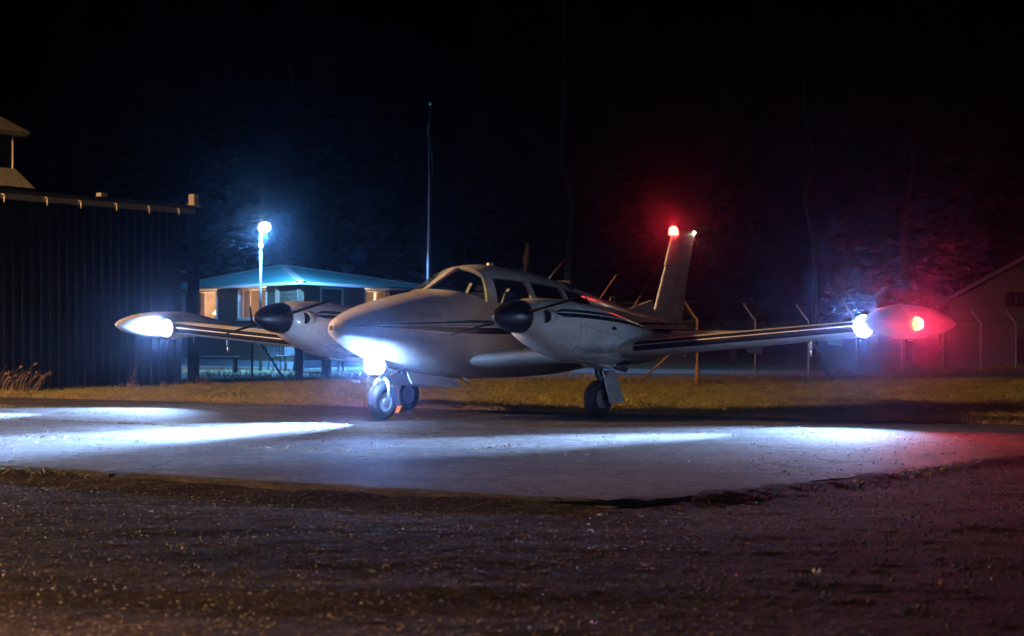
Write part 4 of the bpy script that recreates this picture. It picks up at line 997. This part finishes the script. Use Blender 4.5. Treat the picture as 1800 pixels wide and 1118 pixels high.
    # navigation light on the tank's outer side
    np_ = Vector((.36, sgn * 5.785, 1.105))
    mb = MB(); mb.lathe([(0, .075), (.03, .07), (.07, .045), (.085, .006)], 16, Matrix.Translation(np_) @ Matrix.Rotation(R(90 * sgn), 4, 'Z'))
    if sgn > 0:
        mb.build('navigation_light', M['red_lens'], tk, True); point('navigation_glow', tk, np_ + Vector((.10, .30, -.12)), 3, (1.0, .05, .06), .04); spot('navigation_beam', tk, np_ + Vector((.10, .10, -.05)), (1, .65, -.36), 480, (1.0, .03, .06), 110, 1.0, .04); spot('navigation_halo_light', tk, np_ + Vector((.10, .12, .02)), (.81, .59, .50), 480, (1.0, .015, .04), 84, .5, .05)  # last red spot is added only for the halo seen from the camera
    else:
        mb.build('navigation_light', emit('green_light_lens', (.05, 1.0, .35), 12.0), tk, True); point('navigation_glow', tk, np_ + Vector((.03, -.12, .0)), 6, (.05, 1.0, .4), .04)

# engine nacelles
NAC_TAB = [(-1.30, .86, .90, .93, .02, 2), (-1.0, .74, .87, .97, .13, 2.1), (-.6, .66, .86, 1.05, .24, 2.2), (-.2, .63, .88, 1.14, .30, 2.3), (.2, .62, .92, 1.23, .33, 2.4), (.6, .635, .97, 1.31, .345, 2.5), (1.0, .67, 1.03, 1.365, .345, 2.5), (1.4, .755, 1.09, 1.395, .335, 2.45), (1.65, .835, 1.13, 1.40, .315, 2.35), (1.82, .90, 1.16, 1.395, .285, 2.25), (1.92, .945, 1.18, 1.385, .25, 2.15), (1.98, .985, 1.19, 1.375, .212, 2), (2.0, 1.0, 1.19, 1.37, .195, 2)]
PROP_ANG = 13
for sgn in (1, -1):
    yc = sgn * 1.786; NL = Loft(NAC_TAB, yc); V, F = NL.mesh(warp(-1.30, 1.6, 50) + warp(1.6, 2.0, 14)[1:], 56)
    nac = mesh_obj('nacelle', V, F, M['paint_nacelle'], plane); fix_normals(nac); edge_smooth(nac, 50)
    for s in (1, -1):   # cooling inlets beside the spinner
        T_ = Matrix.Translation((1.80, yc + s * .262, 1.19)) @ Matrix.Rotation(R(10) * s, 4, 'Z')
        mb = MB(); mb.lathe([(-.05, .082), (.05, .080), (.078, .076), (.084, .070), (.080, .066)], 22, T_); i_ = mb.build('cooling_inlet', M['paint_plain'], nac, True)
        mb = MB(); mb.lathe([(.060, .067), (.0815, .067), (.0816, .001)], 22, T_); mb.build('inlet_opening', M['black'], i_)
    th0, th1 = NL.th(.62, 1.17), NL.th(.62, 1.04)   # louvre on the left flank
    P = [NL(x, NL.th(x, z), .004) for x, z in ((.66, 1.165), (.66, 1.04), (.56, 1.04), (.56, 1.165))]; mesh_obj('louvre', P, [(0, 1, 2, 3)], M['dark_metal'], nac)
    P = [NL(x, NL.th(x, z), .010) for x, z in ((.30, .69), (.05, .68), (.05, .64), (.30, .64))]; mesh_obj('exhaust_slot', P, [(0, 1, 2, 3)], M['black'], nac)
    mb = MB(); mb.tube([(.35, yc + .10, .66), (.22, yc + .12, .60), (.05, yc + .13, .575)], .032, 10); mb.build('exhaust_pipe', M['metal'], nac, True)
    mb = MB(); mb.hexa([(.62, yc - .12, .66), (.30, yc - .12, .64), (.30, yc + .12, .64), (.62, yc + .12, .66), (.60, yc - .12, .635), (.30, yc - .12, .585), (.30, yc + .12, .585), (.60, yc + .12, .635)]); fix_normals(mb.build('cowl_flap', M['paint_plain'], nac))
    rv = MB()
    pts = [(1.22 - .115 * k, .874 + .18 * (1.22 - .115 * k) + .02) for k in range(8)] + [(1.29 + .9 * (z - 1.0) ** 2 - .02, z) for z in (.80, .86, .93, 1.0, 1.07)] + [(1.66 - .05 * k, 1.02 - .03 * k) for k in range(6)] + [(1.74 - .07 * k, .93 - .022 * k) for k in range(8)] + [(-.05 - .03 * abs(k - 3), .78 + .05 * k) for k in range(7)]
    for x, z in pts:
        t = NL.th(x, z); p = NL(x, t, .0015); q = NL(x, t + .02); e1 = (q - p).normalized(); e2 = (NL(x + .02, NL.th(x + .02, z), .0015) - p).normalized(); nn = e1.cross(e2); nn = nn if nn.y > 0 else -nn
        r_ = .0075; rv.add([p + (e1 * math.cos(a) + e2 * math.sin(a)) * r_ for a in [k * math.pi / 3 for k in range(6)]] + [p + nn * .003], [(k, (k + 1) % 6, 6) for k in range(6)])
    o = rv.build('rivet_rows', M['dark_metal'], nac); o['kind'] = 'stuff'
    sp = MB(); sp.lathe([(2.01, .178), (2.03, .184), (2.10, .182), (2.18, .170), (2.26, .147), (2.34, .115), (2.41, .077), (2.455, .040), (2.475, .012), (2.478, .002)], 36, Matrix.Translation((0, yc, 1.19))); spn = sp.build('spinner', M['spinner'], plane, True)
    mb = MB(); mb.lathe([(2.005, .187), (2.02, .189), (2.032, .186)], 36, Matrix.Translation((0, yc, 1.19))); mb.build('spinner_backplate', M['spinner'], spn, True)
    for a in (PROP_ANG, PROP_ANG + 180):
        ca, sa = math.cos(R(a)), math.sin(R(a)); V = []; st = [(.15, .028, .026, 104), (.25, .042, .018, 98), (.42, .058, .012, 92), (.62, .060, .008, 87), (.80, .052, .006, 84), (.88, .038, .005, 83), (.915, .014, .004, 82)]
        for r, hw, ht, tw in st:
            for k in range(10):
                b = 2 * math.pi * k / 10; cx, tx = hw * math.cos(b), ht * math.sin(b); c2, s2 = math.cos(R(tw)), math.sin(R(tw))
                tan = cx * c2 - tx * s2; axx = cx * s2 + tx * c2; V.append((2.11 + axx, yc + r * ca - tan * sa, 1.19 + r * sa + tan * ca))
        F = [(i * 10 + k, i * 10 + (k + 1) % 10, (i + 1) * 10 + (k + 1) % 10, (i + 1) * 10 + k) for i in range(len(st) - 1) for k in range(10)] + [tuple(range(10)), tuple(range(60, 70))]
        fix_normals(mesh_obj('propeller_blade', V, F, M['blade'], spn, True))

# tail
def slab_foil(secs, name, mat, parent, axis):
    """secs: (pos, x_le, x_te, half thickness, frac0, frac1) stacked along axis z or y"""
    V = []; ts = [i / 12 for i in range(13)]
    def yt(x): return (1.4845 * math.sqrt(x) - .63 * x - 1.758 * x * x + 1.4215 * x ** 3 - .5075 * x ** 4) * 2
    for pos, a, b, h, f0, f1 in secs:
        up = [(f0 + (f1 - f0) * (t * t if f0 == 0 else t)) for t in ts]
        pr = [(a + (b - a) * f, h * yt(f) if f > 0 else 0) for f in up[::-1]] + [(a + (b - a) * f, -h * yt(f)) for f in up[1:]]
        for x, y in pr: V.append((x, y, pos) if axis == 'z' else (x, pos[0], pos[1] + y))
    n = len(pr); m = len(secs); F = [(i * n + k, i * n + (k + 1) % n, (i + 1) * n + (k + 1) % n, (i + 1) * n + k) for i in range(m - 1) for k in range(n)] + [tuple(range(n)), tuple(range((m - 1) * n, m * n))]
    o = mesh_obj(name, V, F, mat, parent); fix_normals(o); return edge_smooth(o, 45)
fin = slab_foil([(1.02, -3.46, -4.30, .055, 0, .60), (1.94, -3.885, -4.515, .045, 0, .60), (1.945, -3.885, -4.515, .045, 0, .60)], 'fin', M['paint_plain'], plane, 'z')
slab_foil([(1.04, -3.46, -4.30, .055, .615, 1), (1.94, -3.885, -4.515, .045, .615, 1)], 'rudder', M['paint_plain'], plane, 'z')
slab_foil([(1.955, -3.87, -4.53, .046, 0, 1), (2.38, -4.06, -4.66, .04, 0, 1), (2.44, -4.10, -4.68, .03, 0, 1), (2.46, -4.16, -4.68, .012, 0, 1)], 'fin_tip', M['paint_plain'], plane, 'z')
mb = MB(); mb.hexa([(-2.9, -.01, 1.27), (-3.6, -.035, 1.16), (-3.6, .035, 1.16), (-2.9, .01, 1.27), (-2.9, -.006, 1.33), (-3.52, -.03, 1.46), (-3.52, .03, 1.46), (-2.9, .006, 1.33)]); fix_normals(mb.build('dorsal_fin', M['paint_plain'], plane))
for sgn in (1, -1):
    slab_foil([((sgn * .06, 1.0), -3.78, -4.55, .05, 0, 1), ((sgn * 1.80, 1.0), -3.84, -4.50, .04, 0, 1), ((sgn * 1.90, 1.0), -3.92, -4.46, .015, 0, 1)], 'stabilator', M['paint_plain'], plane, 'y')
mb = MB(); mb.lathe([(0, .07), (.04, .07), (.09, .062), (.12, .035), (.13, .004)], 16, Matrix.Translation((-4.11, 0, 2.385)) @ Matrix.Rotation(R(-90), 4, 'Y')); bc = mb.build('beacon', M['beacon_lens'], plane, True)
spot('beacon_halo_light', bc, (-4.03, .03, 2.50), (.81, .59, .45), 150, (1.0, .02, .03), 76, .5, .05)  # added red spot facing the camera side, makes the halo round the beacon
point('beacon_glow', bc, (-4.0, .06, 2.56), 3.5, (1.0, .02, .03), .04)
mb = MB(); mb.lathe([(0, .022), (.02, .020), (.035, .006)], 12, Matrix.Translation((-4.66, 0, 2.44)) @ Matrix.Rotation(R(180), 4, 'Z')); tl = mb.build('tail_light', M['tail_lens'], plane, True)
point('tail_glow', tl, (-4.74, .02, 2.44), 1.5, (1.0, .95, .7), .02)
mb = MB(); mb.tube([(-4.66, .0, 2.37), (-4.78, .0, 2.26)], .006, 6); mb.tube([(-4.64, 0, 2.40), (-4.69, 0, 2.33)], .008, 6); mb.build('static_wick', M['metal'], plane, True)

# antennas
mb = MB(); mb.tube([(-1.02, 0, 1.66), (-1.45, 0, 1.97)], [.014, .006], 8); mb.build('whip_antenna', M['metal'], plane, True)
mb = MB(); mb.tube([(-2.20, 0, 1.42), (-2.65, 0, 1.79), (-2.57, 0, 1.37)], .007, 6); mb.tube([(-2.40, .05, 1.40), (-2.46, .05, 1.50)], .007, 6); mb.build('bent_antenna', M['rust'], plane, True)
mb = MB(); mb.tube([(-3.02, 0, 1.29), (-3.27, 0, 1.54)], [.014, .010], 8); am = mb.build('wire_mast', M['rust'], plane, True)
mb = MB(); mb.tube([(-3.27, 0, 1.54), (-3.70, 0, 1.96), (-4.09, 0, 2.38)], .003, 4, False); mb.build('wire_antenna', M['metal'], am)
mb = MB(); mb.box(.12, .22, -.02, .02, 1.835, 1.875); mb.build('roof_vent', M['paint_plain'], plane)

# landing gear
def wheel(name, x, y, r, w, steer=0.0):
    T_ = Matrix.Translation((x, y, r)) @ Matrix.Rotation(R(90) + steer, 4, 'Z')
    hw = w / 2; mb = MB(); mb.lathe([(-hw * .55, r * .50), (-hw * .85, r * .60), (-hw, r * .76), (-hw * .88, r * .90), (-hw * .5, r * .98), (-hw * .22, r), (-hw * .20, r * .975), (-hw * .08, r * .975), (-hw * .06, r * 1.0), (hw * .06, r), (hw * .08, r * .975), (hw * .20, r * .975), (hw * .22, r), (hw * .5, r * .98), (hw * .88, r * .90), (hw, r * .76), (hw * .85, r * .60), (hw * .55, r * .50)], 40, T_)
    t = mb.build(name, M['rubber'], plane, True); edge_smooth(t, 35)
    mb = MB(); mb.lathe([(-hw * .62, r * .515), (-hw * .75, r * .50), (-hw * .5, r * .42), (-hw * .45, r * .22), (-hw * .8, r * .18), (-hw * .82, .01), (hw * .82, .01), (hw * .8, r * .18), (hw * .45, r * .22), (hw * .5, r * .42), (hw * .75, r * .50), (hw * .62, r * .515)], 28, T_); edge_smooth(mb.build('rim', M['grey_paint'], t, True), 30)
    return t
nw = wheel('nose_wheel', 2.24, 0, .215, .15)
mb = MB()
for s in (1, -1): mb.tube([(2.24, s * .105, .215), (2.25, s * .108, .36), (2.25, s * .10, .43), (2.24, s * .055, .475), (2.23, 0, .485)], [.018, .02, .021, .022, .025], 10)
mb.build('nose_fork', M['grey_paint'], plane, True)
mb = MB(); mb.tube([(2.23, 0, .47), (2.20, 0, .62), (2.17, 0, .80)], [.035, .04, .045], 12); mb.tube([(2.10, .02, .52), (1.80, .02, .66)], .018, 8); mb.build('nose_strut', M['metal'], plane, True)
hb = None
for y in (-.06, .06):
    T_ = Matrix.Translation((2.36, y, .63)); mb = MB(); mb.lathe([(-.07, .03), (-.04, .085), (.0, .108), (.015, .108), (.016, .10)], 20, T_); h_ = mb.build('landing_light', M['metal'], plane, True)
    mb = MB(); mb.lathe([(.010, .098), (.03, .085), (.045, .05), (.05, .005)], 20, T_); mb.build('landing_light_lens', M['white_lens'], h_, True)
    spot('landing_beam', h_, (2.42, y, .63), (1, -.12, -.30) if y > 0 else (1, .06, -.085), 20000 if y > 0 else 66000, COOL, 70 if y > 0 else 40, 1.0, .06)
point('landing_glow', plane, (2.60, .16, .60), 100, COOL, .06); spot('landing_halo_light', plane, (2.66, .16, .63), (.81, .59, .50), 900, HALO, 84, .5, .06)  # blue spot added towards the camera side for a glare halo
for s in (1, -1):
    mb = MB(); mb.hexa([(2.02, s * .19, .56), (1.10, s * .19, .47), (1.10, s * .175, .47), (2.02, s * .175, .56), (2.00, s * .25, .42), (1.08, s * .25, .35), (1.08, s * .235, .35), (2.00, s * .235, .42)]); d_ = fix_normals(mb.build('nose_gear_door', M['paint_plain'], plane))
    for x in (1.28, 1.0):
        mb = MB(); mb.tube([(x, s * .2, .49), (x - .06, s * .26, .40)], .014, 6); mb.build('door_rod', M['metal'], d_, True)
for sgn in (1, -1):
    y = sgn * 1.49; wheel('main_wheel', 0, y, .22, .16)
    mb = MB(); mb.tube([(-.02, y + sgn * .11, .22), (-.02, y + sgn * .10, .42), (-.02, y + sgn * .02, .50), (-.03, y, .78)], [.022, .03, .04, .048], 10); mb.tube([(-.02, y + sgn * .10, .22), (-.02, y - sgn * .02, .22)], .02, 8); mb.tube([(.06, y, .62), (.09, y + sgn * .03, .50), (.03, y + sgn * .09, .38)], .014, 6); mb.build('main_strut', M['dark_metal'], plane, True)
    mb = MB(); P = []
    for dy in (0, .016): P += [(.09, y + sgn * (.12 + dy), .56), (-.16, y + sgn * (.12 + dy), .56), (-.33, y + sgn * (.155 + dy), .17), (.0, y + sgn * (.155 + dy), .17)]
    mb.hexa(P); fix_normals(mb.build('main_gear_door', M['paint_plain'], plane))
    mb = MB(); mb.box(-.5, .35, sgn * 1.0 - .28, sgn * 1.0 + .28, .575, .585)
chk = MB(); chk.hexa([Vector((0, -.2, 0)), Vector((.14, -.2, 0)), Vector((.14, .2, 0)), Vector((0, .2, 0)), Vector((.05, -.2, .09)), Vector((.08, -.2, .09)), Vector((.08, .2, .09)), Vector((.05, .2, .09))])
ck = fix_normals(chk.build('wheel_chock', plain('orange_wood', (.45, .22, .07), .7))); ck.location = ap(.23, -1.49, .0); ck.rotation_euler = (0, 0, AC_RZ); tag(ck, 'small orange wooden chock against the far main wheel', 'chock')

# ================================================================== the airfield's sodium lamps that light the apron
M['sodium_lens'] = emit('sodium_lens', (1.0, .55, .12), 40.0)
def sodium(loc, h, aim, power, color, label, r=.25, down=(.30, 0, -1), cone=154, blend=.25):
    root = empty('apron_lamp', (loc[0], loc[1], -.2), math.atan2(aim[1], aim[0])); tag(root, label, 'lamp post', 'sodium lamps around the apron')
    mb = MB(); mb.tube([(0, 0, 0), (0, 0, h * .6), (0, 0, h)], [.11, .08, .06], 10); mb.tube([(0, 0, h - .02), (.5, 0, h + .2), (1.1, 0, h + .25)], .035, 8); mb.build('pole', M['galv'], root, True)
    mb = MB(); mb.hexa([(1.0, -.16, h + .22), (1.65, -.16, h + .22), (1.65, .16, h + .22), (1.0, .16, h + .22), (1.0, -.08, h + .36), (1.6, -.10, h + .36), (1.6, .10, h + .36), (1.0, .08, h + .36)]); fix_normals(mb.build('lamp_head', M['grey_paint'], root))
    mb = MB(); mb.box(1.1, 1.6, -.12, .12, h + .18, h + .21); mb.build('lamp_lens', M['sodium_lens'], root)
    spot('sodium_light', root, (1.35, 0, h + .08), down, power, color, cone, blend, r)
sodium((-18.6, 20.2, 0), 6.3, (.8, .6), 34000, (1.0, .55, .24), 'sodium street lamp standing left of the apron')
sodium((-5.2, 3.4, 0), 3.6, (.85, .5), 7500, (1.0, .52, .22), 'low sodium lamp standing left of the camera', .12, (.1, 0, -1), 120, .9)
sodium((9, -8, 0), 9.5, (-.2, 1), 900, (.72, .85, 1.0), 'tall apron lamp standing behind the camera on the right')

# small litter on the gravel
def scrap(u, v, w, l, rz, col, label, name='paper_scrap'):
    d = 3600 * (CAM_H + .07) / (v - 588); x = (u - 900) / 3600 * d; z = float(gravel_z(np.array([x]), np.array([d]))[0]) + .012
    V = []; n = 5
    for i in range(n + 1):
        for j in range(3): V.append(((i / n - .5) * l, (j / 2 - .5) * w, .012 * math.sin(i * 1.9) + .006 * j))
    F = [(i * 3 + j, (i + 1) * 3 + j, (i + 1) * 3 + j + 1, i * 3 + j + 1) for i in range(n) for j in range(2)]
    o = mesh_obj(name, V, F, plain(name + '_surface', col, .6, 0, 0, 20, .3), None, True); o.location = (x, d, z); o.rotation_euler = (.15, .1, rz)
    md = o.modifiers.new('thick', 'SOLIDIFY'); md.thickness = .002; tag(o, label, 'litter'); return o
scrap(1437, 1021, .03, .045, .3, (.55, .52, .58), 'small pale paper scrap on the gravel right of centre')
scrap(1655, 1040, .02, .025, 1.1, (.45, .14, .16), 'tiny reddish scrap on the gravel near the lower right corner')
scrap(1512, 857, .03, .09, .2, (.25, .18, .07), 'curled dry leaf beside the right edge of the concrete', 'dry_leaf')

# ================================================================== thin volume added to give the lamps a lens-glare glow
hz = MB(); hz.box(-905, 905, -305, 1505, -1.5, 32)
glare_haze = hz.build('glare_haze', None); tag(glare_haze, 'thin volume added to imitate lens glare around the lamps', kind='stuff')
t = bpy.data.materials.new('glare_haze'); t.use_nodes = True; t.node_tree.nodes.clear(); o = t.node_tree.nodes.new('ShaderNodeOutputMaterial'); v = t.node_tree.nodes.new('ShaderNodeVolumePrincipled')
v.inputs['Density'].default_value = .0007; v.inputs['Color'].default_value = (.58, .72, 1, 1); v.inputs['Anisotropy'].default_value = .984
t.node_tree.links.new(v.outputs[0], o.inputs['Volume']); glare_haze.data.materials.append(t)
try: t.volume_intersection_method = 'FAST'
except Exception: pass
